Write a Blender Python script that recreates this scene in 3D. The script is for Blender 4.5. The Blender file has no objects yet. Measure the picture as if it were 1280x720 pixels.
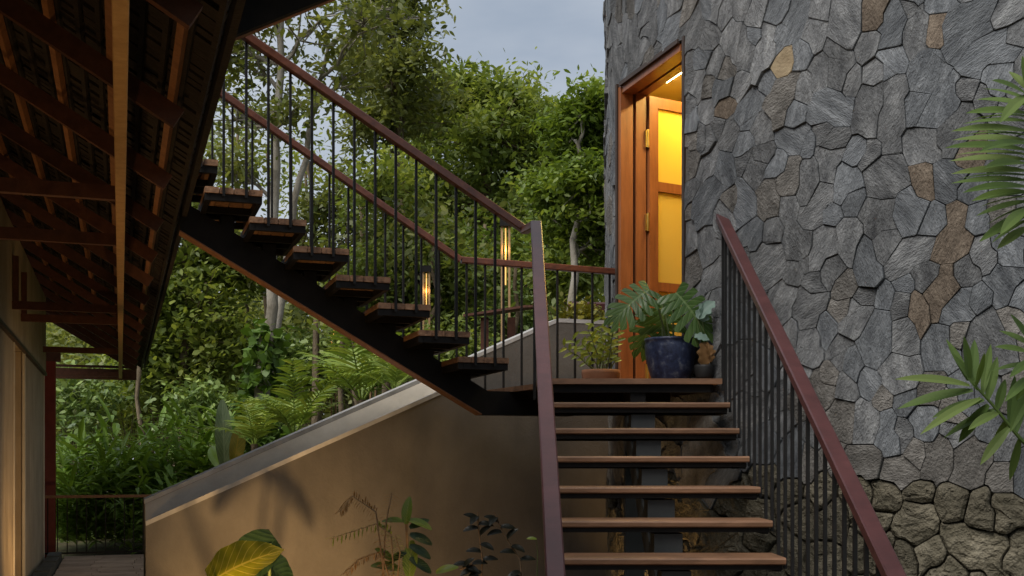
import bpy, math, random
import numpy as np
from mathutils import Vector, Matrix
random.seed(7); RNG = np.random.default_rng(11)
S = bpy.context.scene; COL = S.collection
R = math.radians
# ------------------------------------------------------------------ camera
F = 1400.0; HY = 575.0; EYE = 1.6          # focal length in px of a 1280 wide frame, horizon row, eye height
cam = bpy.data.cameras.new('camera'); camo = bpy.data.objects.new('camera', cam); COL.objects.link(camo)
camo.location = (0, 0, EYE); camo.rotation_euler = (R(90), 0, 0)
cam.sensor_width = 36; cam.lens = F / 1280 * 36; cam.shift_y = (HY - 360) / 1280
cam.clip_start = .05; cam.clip_end = 3000
S.camera = camo
# ------------------------------------------------------------------ sky
W = bpy.data.worlds.new('World'); S.world = W; W.use_nodes = True
nt = W.node_tree; nd = nt.nodes; lk = nt.links
bg = nd['Background']; bg.inputs['Strength'].default_value = .068
sky = nd.new('ShaderNodeTexSky'); sky.sky_type = 'NISHITA'; sky.sun_disc = False
SUN_AZ, SUN_EL = R(222), R(50)              # compass style: from +Y clockwise
sky.sun_elevation = SUN_EL; sky.sun_rotation = SUN_AZ; sky.air_density = 1.0; sky.dust_density = 3.0
tc = nd.new('ShaderNodeTexCoord'); mp = nd.new('ShaderNodeMapping'); mp.inputs['Scale'].default_value = (1.6, 1.6, 4.5)
nz = nd.new('ShaderNodeTexNoise'); nz.inputs['Scale'].default_value = 1.7; nz.inputs['Detail'].default_value = 5; nz.inputs['Roughness'].default_value = .55
lk.new(tc.outputs['Generated'], mp.inputs[0]); lk.new(mp.outputs[0], nz.inputs['Vector'])
cr = nd.new('ShaderNodeValToRGB'); cr.color_ramp.elements[0].position = .3; cr.color_ramp.elements[1].position = .72
cr.color_ramp.elements[0].color = (2.2, 2.55, 3.05, 1); cr.color_ramp.elements[1].color = (4.2, 4.35, 4.55, 1)
lk.new(nz.outputs['Fac'], cr.inputs[0])
mx = nd.new('ShaderNodeMixRGB'); mx.inputs[0].default_value = .86      # overcast layer over the clear sky
lk.new(sky.outputs[0], mx.inputs[1]); lk.new(cr.outputs[0], mx.inputs[2]); lk.new(mx.outputs[0], bg.inputs['Color'])
# ------------------------------------------------------------------ sun (soft, through cloud)
sl = bpy.data.lights.new('sun', 'SUN'); sl.energy = 1.5; sl.angle = R(36); sl.color = (1, .95, .88)
so = bpy.data.objects.new('sun', sl); COL.objects.link(so)
sdir = Vector((math.sin(SUN_AZ) * math.cos(SUN_EL), math.cos(SUN_AZ) * math.cos(SUN_EL), math.sin(SUN_EL)))
so.rotation_euler = sdir.to_track_quat('Z', 'Y').to_euler(); so.location = (-6, -6, 14)
S.view_settings.view_transform = 'Standard'; S.view_settings.look = 'None'
S.view_settings.exposure = 1.3; S.view_settings.gamma = 1
S.render.engine = 'CYCLES'; S.cycles.max_bounces = 6; S.cycles.transparent_max_bounces = 6

# ================================================================== helpers
def V(*a): return Vector(a)
def P(px, py, Y): return Vector(((px - 640) / F * Y, Y, EYE + (HY - py) / F * Y))
A2 = Vector((-.33, .944, 0)).normalized(); B2 = Vector((A2.y, -A2.x, 0)); UP = Vector((0, 0, 1))
WALL_V = 8.65                               # retaining wall plane, measured along A2
def sm(t): t = max(0, min(1, t)); return t * t * (3 - 2 * t)
def H(x, y):                                # terrain: rises to the right behind the retaining wall
    v = -.33 * x + .944 * y; w = .944 * x + .33 * y
    return min(1.95, max(0, (w - .75) * .42)) * sm((v - WALL_V - .02) / .25) + .18 * sm((v - 16) / 10) * math.sin(x * .31 + y * .17)

class MB:
    def __init__(s): s.v = []; s.f = []; s.uv = None
    def add(s, vs, fs):
        o = len(s.v); s.v += [tuple(p) for p in vs]; s.f += [tuple(i + o for i in f) for f in fs]; return s
    def box(s, c, hx, hy, hz, ax=(1,0,0), ay=(0,1,0), az=(0,0,1)):
        c = Vector(c); ax = Vector(ax) * hx; ay = Vector(ay) * hy; az = Vector(az) * hz
        vs = [c + ax * i + ay * j + az * k for k in (-1, 1) for j in (-1, 1) for i in (-1, 1)]
        return s.add(vs, [(0,2,3,1), (4,5,7,6), (0,1,5,4), (2,6,7,3), (0,4,6,2), (1,3,7,5)])
    def beam(s, p, q, w, h, up=UP, c=0.0):  # bar p..q, w across, h along up, chamfer c
        p = Vector(p); q = Vector(q); d = (q - p).normalized(); side = d.cross(Vector(up)).normalized(); u = side.cross(d).normalized()
        w /= 2; h /= 2
        if c <= 0: pr = [(-w,-h), (w,-h), (w,h), (-w,h)]
        else: pr = [(-w+c,-h), (w-c,-h), (w,-h+c), (w,h-c), (w-c,h), (-w+c,h), (-w,h-c), (-w,-h+c)]
        n = len(pr)
        vs = [p + side * a + u * b for a, b in pr] + [q + side * a + u * b for a, b in pr]
        fs = [(i, (i+1) % n, n + (i+1) % n, n + i) for i in range(n)] + [tuple(range(n))[::-1], tuple(range(n, 2*n))]
        return s.add(vs, fs)
    def tube(s, pts, rad, n=6, cap=True):
        pts = [Vector(p) for p in pts]; m = len(pts)
        if not hasattr(rad, '__len__'): rad = [rad] * m
        o = len(s.v); prev = None
        for i, p in enumerate(pts):
            d = (pts[min(i+1, m-1)] - pts[max(i-1, 0)]); d = d.normalized() if d.length > 1e-9 else UP
            ref = prev if prev is not None else (V(1,0,0) if abs(d.x) < .8 else V(0,1,0))
            x = (ref - d * ref.dot(d)); x = x.normalized() if x.length > 1e-6 else d.orthogonal().normalized()
            prev = x; y = d.cross(x)
            for k in range(n):
                t = 2 * math.pi * k / n; s.v.append(tuple(p + (x * math.cos(t) + y * math.sin(t)) * rad[i]))
        for i in range(m - 1):
            for k in range(n):
                a = o + i*n + k; b = o + i*n + (k+1) % n; s.f.append((a, b, b + n, a + n))
        if cap: s.f.append(tuple(o + k for k in range(n))[::-1]); s.f.append(tuple(o + (m-1)*n + k for k in range(n)))
        return s
    def lathe(s, c, prof, n=24, close=True):
        c = Vector(c); o = len(s.v)
        for r, z in prof:
            for k in range(n):
                t = 2*math.pi*k/n; s.v.append((c.x + r*math.cos(t), c.y + r*math.sin(t), c.z + z))
        for i in range(len(prof)-1):
            for k in range(n):
                a = o+i*n+k; b = o+i*n+(k+1)%n; s.f.append((a, b, b+n, a+n))
        if close: s.f.append(tuple(o+k for k in range(n))[::-1]); s.f.append(tuple(o+(len(prof)-1)*n+k for k in range(n)))
        return s
    def prism(s, poly, ext):
        n = len(poly); ext = Vector(ext); poly = [Vector(p) for p in poly]
        return s.add(poly + [p + ext for p in poly], [(i, (i+1) % n, n+(i+1) % n, n+i) for i in range(n)] + [tuple(range(n))[::-1], tuple(range(n, 2*n))])
    def mesh(s, name, mat, smooth=False):
        me = bpy.data.meshes.new(name); me.from_pydata(s.v, [], s.f)
        if s.uv is not None:
            l = me.uv_layers.new(name='UVMap'); idx = np.zeros(len(me.loops), dtype=np.int32); me.loops.foreach_get('vertex_index', idx)
            l.data.foreach_set('uv', np.asarray(s.uv, dtype=np.float32)[idx].ravel())
        if mat: me.materials.append(mat)
        if smooth: me.polygons.foreach_set('use_smooth', [True] * len(me.polygons))
        me.update(); return me
    def build(s, name, mat, parent=None, smooth=False, **k):
        return link(name, s.mesh(name, mat, smooth), parent, **k)

ORIG = {}
def link(name, me, parent=None, label=None, cat=None, group=None, kind=None, M=None):
    o = bpy.data.objects.new(name, me); COL.objects.link(o)
    if M is not None: o.matrix_basis = M
    if parent is not None:
        o.parent = parent
        if parent.name in ORIG: o.matrix_parent_inverse = Matrix.Translation(-ORIG[parent.name])
    return tag(o, label, cat, group, kind)
def tag(o, label=None, cat=None, group=None, kind=None):
    if label: o['label'] = label
    if cat: o['category'] = cat
    if group: o['group'] = group
    if kind: o['kind'] = kind
    return o
def thing(name, loc, label, cat, group=None, world=True):
    o = bpy.data.objects.new(name, None); COL.objects.link(o); o.location = loc; o.empty_display_size = .2
    if world: ORIG[o.name] = Vector(loc)      # children are given in world coordinates
    return tag(o, label, cat, group)
def copy_tree(o, loc, rz, sc, label):
    c = o.copy(); COL.objects.link(c); c.location = loc; c.rotation_euler = (0, 0, rz); c.scale = (sc, sc, sc); c['label'] = label
    for ch in list(o.children):
        d = ch.copy(); COL.objects.link(d); d.parent = c
        for g in list(ch.children):
            e = g.copy(); COL.objects.link(e); e.parent = d
    return c

# ================================================================== materials
MATS = {}
def newmat(name):
    m = bpy.data.materials.new(name); m.use_nodes = True; n = m.node_tree.nodes
    return m, n, m.node_tree.links, n['Principled BSDF']
def N(n, t, **kw):
    x = n.new('ShaderNode' + t)
    for k, v in kw.items(): x.inputs[k.replace('_', ' ')].default_value = v
    return x
def ramp(n, stops):
    c = n.new('ShaderNodeValToRGB'); e = c.color_ramp.elements
    e[0].position, e[0].color = stops[0][0], (*stops[0][1], 1); e[1].position, e[1].color = stops[-1][0], (*stops[-1][1], 1)
    for p, col in stops[1:-1]:
        x = e.new(p); x.color = (*col, 1)
    return c
def surf(name, c0, c1, rough=.6, scale=6, stretch=(1,1,1), bump=.3, bdist=.01, coords='Object', metal=0, detail=6, spec=.4, c2=None, fine=None, rvar=.15, coat=0, rand=0.0, lo=.3, hi=.7, weather=None):
    m, n, l, b = newmat(name)
    t = n.new('ShaderNodeTexCoord'); mp = n.new('ShaderNodeMapping'); mp.inputs['Scale'].default_value = stretch
    l.new(t.outputs[coords], mp.inputs[0])
    oi = n.new('ShaderNodeObjectInfo'); ad = n.new('ShaderNodeVectorMath'); ad.operation = 'ADD'
    sc = n.new('ShaderNodeVectorMath'); sc.operation = 'SCALE'; sc.inputs['Scale'].default_value = 37.0
    cv = n.new('ShaderNodeCombineXYZ')
    for i in range(3): l.new(oi.outputs['Random'], cv.inputs[i])
    l.new(cv.outputs[0], sc.inputs[0]); l.new(mp.outputs[0], ad.inputs[0]); l.new(sc.outputs[0], ad.inputs[1])
    z = N(n, 'TexNoise', Scale=scale, Detail=detail, Roughness=.62); l.new(ad.outputs[0], z.inputs['Vector'])
    stops = [(lo, c0), (hi, c1)] if c2 is None else [(lo, c0), ((lo+hi)/2, c1), (hi, c2)]
    r = ramp(n, stops); l.new(z.outputs['Fac'], r.inputs[0]); colout = r.outputs[0]
    if rand:
        mr = n.new('ShaderNodeMapRange'); mr.inputs['To Min'].default_value = 1 - rand; mr.inputs['To Max'].default_value = 1 + rand
        l.new(oi.outputs['Random'], mr.inputs['Value'])
        mm = n.new('ShaderNodeVectorMath'); mm.operation = 'SCALE'; l.new(colout, mm.inputs[0]); l.new(mr.outputs[0], mm.inputs['Scale']); colout = mm.outputs[0]
    if weather:                             # stains that keep their own place on the wall: scale, vertical stretch, darkest, lightest
        gp = n.new('ShaderNodeNewGeometry'); wm = n.new('ShaderNodeMapping'); wm.inputs['Scale'].default_value = (1, 1, weather[1]); l.new(gp.outputs['Position'], wm.inputs[0])
        wz = N(n, 'TexNoise', Scale=weather[0], Detail=7, Roughness=.65); l.new(wm.outputs[0], wz.inputs['Vector'])
        wr = n.new('ShaderNodeMapRange'); wr.inputs['From Min'].default_value = .32; wr.inputs['From Max'].default_value = .68; wr.inputs['To Min'].default_value = weather[2]; wr.inputs['To Max'].default_value = weather[3]
        l.new(wz.outputs['Fac'], wr.inputs['Value']); wv = n.new('ShaderNodeVectorMath'); wv.operation = 'SCALE'; l.new(colout, wv.inputs[0]); l.new(wr.outputs[0], wv.inputs['Scale']); colout = wv.outputs[0]
    l.new(colout, b.inputs['Base Color'])
    z2 = N(n, 'TexNoise', Scale=fine or scale * 6, Detail=5, Roughness=.6); l.new(ad.outputs[0], z2.inputs['Vector'])
    mth = n.new('ShaderNodeMath'); mth.operation = 'ADD'; l.new(z.outputs['Fac'], mth.inputs[0]); l.new(z2.outputs['Fac'], mth.inputs[1])
    bp = n.new('ShaderNodeBump'); bp.inputs['Strength'].default_value = bump; bp.inputs['Distance'].default_value = bdist
    l.new(mth.outputs[0], bp.inputs['Height']); l.new(bp.outputs[0], b.inputs['Normal'])
    mr2 = n.new('ShaderNodeMapRange'); mr2.inputs['To Min'].default_value = max(0, rough - rvar); mr2.inputs['To Max'].default_value = min(1, rough + rvar)
    l.new(z2.outputs['Fac'], mr2.inputs['Value']); l.new(mr2.outputs[0], b.inputs['Roughness'])
    b.inputs['Metallic'].default_value = metal; b.inputs['Specular IOR Level'].default_value = spec
    if coat: b.inputs['Coat Weight'].default_value = coat; b.inputs['Coat Roughness'].default_value = .2
    MATS[name] = m; return m
def leafmat(name, c0, c1, c2, trans=.45, rough=.45, veins=False, spec=.35, vcol=None):
    m, n, l, b = newmat(name); out = n['Material Output']
    g = n.new('ShaderNodeNewGeometry'); r = ramp(n, [(0, c0), (.55, c1), (1, c2)])
    t = n.new('ShaderNodeTexCoord'); z = N(n, 'TexNoise', Scale=.55 if not veins else 9, Detail=3); l.new(t.outputs['Object'], z.inputs['Vector'])
    oi = n.new('ShaderNodeObjectInfo')
    m1 = n.new('ShaderNodeMath'); m1.operation = 'MULTIPLY_ADD'; m1.inputs[1].default_value = .5; l.new(g.outputs['Random Per Island'], m1.inputs[0])
    m2 = n.new('ShaderNodeMath'); m2.operation = 'MULTIPLY_ADD'; m2.inputs[1].default_value = 1.3; m2.inputs[2].default_value = -.4; l.new(z.outputs['Fac'], m2.inputs[0]); l.new(m2.outputs[0], m1.inputs[2])
    l.new(m1.outputs[0], r.inputs[0]); col = r.outputs[0]
    if veins:
        uv = n.new('ShaderNodeSeparateXYZ'); l.new(t.outputs['UV'], uv.inputs[0])
        ab = n.new('ShaderNodeMath'); ab.operation = 'ABSOLUTE'; l.new(uv.outputs[0], ab.inputs[0])
        q = n.new('ShaderNodeMath'); q.operation = 'MULTIPLY_ADD'; q.inputs[1].default_value = -.28; l.new(ab.outputs[0], q.inputs[0]); l.new(uv.outputs[1], q.inputs[2])
        fr = n.new('ShaderNodeMath'); fr.operation = 'MULTIPLY'; fr.inputs[1].default_value = 9; l.new(q.outputs[0], fr.inputs[0])
        pp = n.new('ShaderNodeMath'); pp.operation = 'PINGPONG'; pp.inputs[1].default_value = .5; l.new(fr.outputs[0], pp.inputs[0])
        lt = n.new('ShaderNodeMath'); lt.operation = 'LESS_THAN'; lt.inputs[1].default_value = .05; l.new(pp.outputs[0], lt.inputs[0])
        mid = n.new('ShaderNodeMath'); mid.operation = 'LESS_THAN'; mid.inputs[1].default_value = .045; l.new(ab.outputs[0], mid.inputs[0])
        mxx = n.new('ShaderNodeMath'); mxx.operation = 'MAXIMUM'; l.new(lt.outputs[0], mxx.inputs[0]); l.new(mid.outputs[0], mxx.inputs[1])
        mc = n.new('ShaderNodeMixRGB'); l.new(mxx.outputs[0], mc.inputs[0]); l.new(col, mc.inputs[1]); mc.inputs[2].default_value = (*(vcol or c2), 1); col = mc.outputs[0]
        bp = n.new('ShaderNodeBump'); bp.inputs['Strength'].default_value = .4; bp.inputs['Distance'].default_value = .01; l.new(pp.outputs[0], bp.inputs['Height']); l.new(bp.outputs[0], b.inputs['Normal'])
    l.new(col, b.inputs['Base Color']); b.inputs['Roughness'].default_value = rough; b.inputs['Specular IOR Level'].default_value = spec
    tr = n.new('ShaderNodeBsdfTranslucent'); tm = n.new('ShaderNodeMixRGB'); tm.blend_type = 'MULTIPLY'; tm.inputs[0].default_value = 1; tm.inputs[2].default_value = (1.25, 1.2, .55, 1)
    l.new(col, tm.inputs[1]); l.new(tm.outputs[0], tr.inputs[0])
    ms = n.new('ShaderNodeMixShader'); ms.inputs[0].default_value = trans; l.new(b.outputs[0], ms.inputs[1]); l.new(tr.outputs[0], ms.inputs[2]); l.new(ms.outputs[0], out.inputs[0])
    MATS[name] = m; return m
def emit(name, col, st):
    m, n, l, b = newmat(name); b.inputs['Base Color'].default_value = (*col, 1); b.inputs['Emission Color'].default_value = (*col, 1); b.inputs['Emission Strength'].default_value = st
    MATS[name] = m; return m

M_stone = surf('grey_stone', (0.074,0.077,0.082), (0.172,0.177,0.182), .88, 5, (3.2,1.1,3.2), .9, .03, c2=(0.337,0.345,0.349), rand=0.24, spec=.18, fine=34, lo=.27, hi=.78, detail=10, weather=(1.6,.7,.74,1.18))
M_blue = surf('bluish_stone', (0.071,0.077,0.086), (0.150,0.161,0.173), .87, 5, (3.6,1.0,3.6), .9, .026, c2=(0.291,0.307,0.325), rand=0.2, spec=.18, fine=36, lo=.27, hi=.78, detail=10, weather=(1.6,.7,.74,1.18))
M_warmgrey = surf('warm_grey_stone', (0.077,0.073,0.067), (0.165,0.156,0.144), .9, 5, (2.6,1.5,2.6), .9, .032, c2=(0.295,0.285,0.268), rand=0.24, spec=.18, fine=32, lo=.27, hi=.78, detail=10, weather=(1.6,.7,.74,1.18))
M_tan = surf('brown_stone', (.098,.078,.060), (.185,.148,.114), .88, 5, (3.2,1.2,3.2), .9, .03, c2=(.30,.25,.195), rand=.2, spec=.18, fine=28, lo=.27, hi=.8, detail=10, weather=(1.6,.7,.8,1.1))
M_cream = surf('cream_stone', (0.213,0.163,0.100), (0.375,0.300,0.194), .85, 9, (1,1,1), .6, .012, spec=.2)
M_moss = surf('mossy_rubble', (.052,.047,.030), (.13,.116,.084), .93, 6, (1,1,1), 1.0, .05, c2=(.245,.22,.165), spec=.15, rand=.25, fine=24, lo=.25, hi=.75, detail=10, weather=(3,.8,.6,1.2))
M_mortar = surf('mortar', (.02,.019,.018), (.05,.046,.04), .95, 14, bump=.8, bdist=.02)
M_mudmortar = surf('earth_mortar', (.022,.020,.012), (.085,.072,.044), .95, 12, bump=1, bdist=.06, detail=9)
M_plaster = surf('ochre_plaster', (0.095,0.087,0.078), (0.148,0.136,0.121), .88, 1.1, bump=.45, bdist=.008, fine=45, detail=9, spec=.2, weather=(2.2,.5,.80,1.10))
M_coping = surf('cement_coping', (.27,.27,.265), (.38,.377,.37), .8, 3.2, bump=.3, bdist=.006, fine=50, c2=(.45,.445,.435), weather=(7,1,.8,1.12))
M_tread = surf('stair_timber', (0.144,0.074,0.039), (0.215,0.113,0.062), .5, 3, (1.2,9,9), .2, .004, fine=14, rand=0.22, weather=(4,6,.62,1.15))
M_treadB = surf('stair_timber_weathered', (.12,.06,.033), (.30,.16,.085), .6, 3.5, (9,9,9), .3, .004, c2=(.36,.21,.12), rand=.28, weather=(9,9,.7,1.15))
M_steel = surf('black_steel', (.007,.0065,.006), (.014,.012,.011), .62, 9, bump=.08, bdist=.002, spec=.18)
M_bar = surf('dark_steel_bar', (.006,.006,.006), (.012,.011,.011), .55, 9, bump=.05, bdist=.002, spec=.22)
M_greysteel = surf('grey_green_steel', (0.020,0.023,0.023), (0.033,0.036,0.036), .55, 6, bump=.1, bdist=.003)
M_maroon = surf('maroon_gloss_paint', (0.050,0.014,0.014), (0.074,0.023,0.022), .42, 5, bump=.10, bdist=.002, fine=80, spec=.5, coat=.25, rvar=.12, weather=(9,3,.8,1.15))
M_rail = surf('red_brown_timber_rail', (0.080,0.024,0.013), (0.152,0.050,0.026), .38, 4, (6,6,6), .12, .003, spec=.5, weather=(9,3,.75,1.15))
M_door = surf('varnished_red_wood', (.19,.062,.020), (.30,.105,.035), .38, 3, (8,8,1), .1, .003, spec=.5)
M_brass = surf('brass', (.55,.36,.08), (.7,.5,.15), .35, 9, metal=.9, bump=.05)
M_darkframe = surf('dark_edge_trim', (.03,.018,.012), (.05,.03,.02), .5, 6, bump=.1, bdist=.002)
M_rwood = surf('dark_roof_timber', (0.051,0.017,0.009), (0.099,0.036,0.019), .6, 4, (4,4,4), .3, .005, rand=.2)
M_rwoodL = surf('lit_and_pale_timber', (0.188,0.081,0.035), (0.312,0.144,0.065), .55, 4, (4,4,4), .3, .005, rand=.15)  # paler timber; the copper lamplight on the purlins is part of this colour
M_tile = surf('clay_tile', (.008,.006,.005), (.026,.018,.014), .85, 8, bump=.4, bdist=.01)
M_wallh = surf('house_plaster', (.34,.275,.195), (.44,.36,.26), .85, 2.2, bump=.3, bdist=.006, fine=70, spec=.2, weather=(3,.3,.8,1.1))
M_edge = surf('plaster_edge', (.50,.46,.38), (.6,.55,.46), .8, 5, bump=.2, bdist=.004)
M_redpost = surf('red_painted_post', (.16,.018,.012), (.24,.03,.02), .5, 6, bump=.1, bdist=.003)
M_paver = surf('paving_stone', (0.340,0.232,0.161), (0.544,0.388,0.280), .8, 4, bump=.3, bdist=.005, rand=.15)
M_kerb = surf('dark_kerb_stone', (.05,.05,.04), (.11,.10,.085), .9, 7, bump=.6, bdist=.015)
M_ground = surf('soil_and_leaf_litter', (.025,.022,.012), (.075,.065,.035), .95, 2.5, bump=.8, bdist=.04, c2=(.06,.085,.03), spec=.1)
M_yellow = surf('interior_yellow_wall', (.68,.50,.16), (.78,.60,.22), .7, 2, bump=.05)
M_floorin = surf('interior_floor', (.25,.12,.05), (.35,.18,.08), .4, 3)
M_blueglaze = surf('blue_glazed_ceramic', (.008,.011,.028), (.022,.032,.075), .4, 22, bump=.4, bdist=.006, c2=(.15,.16,.175), spec=.45, fine=60, lo=.34, hi=.76)
M_terra = surf('terracotta', (.16,.07,.035), (.29,.125,.06), .8, 7, bump=.3, bdist=.004)
M_blackpot = surf('black_pot', (.008,.008,.008), (.02,.02,.02), .6, 7)
M_soil = surf('potting_soil', (.012,.009,.006), (.04,.03,.02), .95, 30, bump=1, bdist=.02)
M_bark = surf('brown_bark', (.075,.055,.035), (.21,.165,.11), .9, 5, (1,1,.35), .9, .03, spec=.15)
M_palebark = surf('pale_bark', (0.112,0.096,0.069), (0.277,0.251,0.205), .9, 4, (1,1,.6), .7, .02, c2=(0.363,0.343,0.304), spec=.15)
M_stem = surf('green_stem', (.05,.07,.02), (.10,.13,.04), .6, 8)
M_drystem = surf('dry_stem', (.14,.09,.05), (.22,.15,.09), .8, 8)
L_olive = leafmat('olive_leaf', (0.068,0.090,0.025), (0.164,0.189,0.060), (0.327,0.337,0.118))
L_mid = leafmat('mid_green_leaf', (0.071,0.109,0.026), (0.199,0.260,0.063), (0.450,0.493,0.130))
L_bright = leafmat('bright_green_leaf', (0.063,0.106,0.017), (0.163,0.240,0.042), (0.326,0.395,0.085))
L_dark = leafmat('dark_green_leaf', (0.074,0.132,0.042), (0.206,0.290,0.084), (0.451,0.535,0.164), .25)
L_far = leafmat('far_forest_leaf', (0.089,0.118,0.043), (0.222,0.262,0.095), (0.445,0.455,0.174))
L_ginger = leafmat('strap_leaf', (0.077,0.154,0.025), (0.193,0.309,0.053), (0.432,0.558,0.123), .3, .35)
L_ginger0 = leafmat('strap_leaf_dark', (0.026,0.080,0.016), (0.067,0.168,0.032), (0.160,0.304,0.072), .3, .35)
L_palm = leafmat('palm_leaf', (0.103,0.168,0.026), (0.231,0.318,0.056), (0.508,0.524,0.113), .3, .38)
L_palmR = leafmat('near_palm_leaf', (.045,.085,.022), (.10,.155,.04), (.19,.23,.08), .3, .58, spec=.2)
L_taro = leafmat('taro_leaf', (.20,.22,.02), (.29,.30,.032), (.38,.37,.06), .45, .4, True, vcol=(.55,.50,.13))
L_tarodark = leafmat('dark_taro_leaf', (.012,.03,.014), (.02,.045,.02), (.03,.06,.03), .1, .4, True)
L_monst = leafmat('monstera_leaf', (.035,.075,.018), (.062,.12,.03), (.10,.17,.05), .25, .32, True, vcol=(.14,.21,.08))
L_banana = leafmat('banana_leaf', (.09,.13,.07), (.12,.165,.09), (.16,.21,.12), .35, .4, True, vcol=(.2,.25,.15))
L_silver = leafmat('silver_leaf', (.10,.16,.13), (.17,.25,.21), (.26,.35,.30), .2, .5)
L_zz = leafmat('young_yellow_green_leaf', (0.090,0.135,0.022), (0.195,0.255,0.045), (0.390,0.420,0.090), .35, .35)
L_dry = leafmat('dry_brown_leaf', (.14,.07,.025), (.24,.13,.05), (.34,.21,.10), .3, .7)
L_purple = leafmat('dark_purple_leaf', (0.008,0.010,0.006), (0.014,0.016,0.010), (0.024,0.024,0.014), .15, .4)
L_rub = leafmat('rubber_leaf', (0.059,0.115,0.019), (0.111,0.176,0.030), (0.178,0.243,0.054), .3, .35, True, vcol=(.2,.24,.08))
L_vine = leafmat('vine_leaf', (.05,.10,.015), (.10,.18,.03), (.20,.29,.07), .35)
L_yshrub = leafmat('yellow_shrub_leaf', (.10,.11,.015), (.25,.22,.03), (.45,.38,.06), .35)

# ================================================================== ground
g = MB(); ws = [-900, -300, -120, -60, -40] + list(np.arange(-30, 30.1, 1.0)) + [40, 60, 120, 300, 900]
vsn = [-900, -300, -100, -40, -20, -10, -4, 0, 4, 7] + list(np.arange(8.6, 10, .1)) + list(np.arange(10, 46, 1.5)) + [60, 120, 300, 900]
for v in vsn:
    for w in ws:
        p = B2 * w + A2 * v; g.v.append((p.x, p.y, H(p.x, p.y) - .006))
nw = len(ws)
g.f = [(j*nw+i, j*nw+i+1, (j+1)*nw+i+1, (j+1)*nw+i) for j in range(len(vsn)-1) for i in range(nw-1)]
g.build('ground', M_ground, smooth=True, kind='structure')

# ================================================================== stone tower
TC = Vector((4.492, 9.356, 0)); TR = 3.69
def tower_pt(phi, z, r=TR): return Vector((TC.x + r*math.cos(phi), TC.y + r*math.sin(phi), z))
def px_to_wall(px, py, r=TR):               # a sight line's first hit on the tower, as (arc length, height)
    d = Vector(((px-640)/F, 1.0)); c = Vector((TC.x, TC.y)); a = d.dot(d); b = d.dot(c); q = b*b - a*(c.dot(c) - r*r)
    t = (b - math.sqrt(max(q, 0))) / a; h = d * t - c
    phi = math.atan2(h.y, h.x) % (2*math.pi)
    return phi * TR, EYE + (HY - py)/F * t
LAND = 2.132                                # landing level
D0, D1 = R(190.1) * TR, R(206.3) * TR; DZ0, DZ1 = LAND - .05, 4.488   # door opening in (arc, height)
tower = thing('stone_tower', tower_pt(R(200), 0), 'round tower of grey irregular stone with a lit doorway above the landing', 'tower')
core = MB(); foot = MB(); rc = TR - .035; ri = TR - .21
phis = [R(i * 2.5) for i in range(145)]
phis = sorted([p for p in phis if min(abs(p - D0/TR), abs(p - D1/TR)) > .004] + [D0/TR, D1/TR])
zs = [-.3, 1.42, DZ0, DZ1, 7.2]
for i in range(len(phis)-1):
    a, b = phis[i], phis[i+1]
    for j in range(4):
        if j == 2 and a >= D0/TR - 1e-4 and b <= D1/TR + 1e-4: continue
        (foot if j == 0 else core).add([tower_pt(a, zs[j], rc), tower_pt(b, zs[j], rc), tower_pt(b, zs[j+1], rc), tower_pt(a, zs[j+1], rc)], [(0,1,2,3)])
    core.add([tower_pt(a, 7.2, rc), tower_pt(b, 7.2, rc), tower_pt(b, 7.2, ri), tower_pt(a, 7.2, ri)], [(0,1,2,3)])
core.build('mortar_core', M_mortar, tower); foot.build('mortar_foot', M_mudmortar, tower)
inn = MB()
for i in range(len(phis)-1):
    a, b = phis[i], phis[i+1]
    for z0, z1 in ((LAND - .02, DZ1), (DZ1, 4.80)):
        if z0 < 3 and a >= D0/TR - 1e-4 and b <= D1/TR + 1e-4: continue
        inn.add([tower_pt(a, z0, ri), tower_pt(b, z0, ri), tower_pt(b, z1, ri), tower_pt(a, z1, ri)], [(3,2,1,0)])
inn.build('interior_wall', M_yellow, tower)
cl = MB(); n = 48
cl.add([(TC.x + (rc-.02)*math.cos(2*math.pi*k/n), TC.y + (rc-.02)*math.sin(2*math.pi*k/n), 4.80) for k in range(n)], [tuple(range(n))[::-1]])
cl.build('interior_ceiling', M_yellow, tower)
rf = MB().add([(TC.x + (rc-.02)*math.cos(2*math.pi*k/n), TC.y + (rc-.02)*math.sin(2*math.pi*k/n), 6.9) for k in range(n)], [tuple(range(n))])
rf.build('roof_deck', M_mortar, tower)
fl = MB().add([(TC.x + (ri+.1)*math.cos(2*math.pi*k/n), TC.y + (ri+.1)*math.sin(2*math.pi*k/n), LAND - .03) for k in range(n)], [tuple(range(n))])
fl.build('interior_floor', M_floorin, tower)

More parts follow.
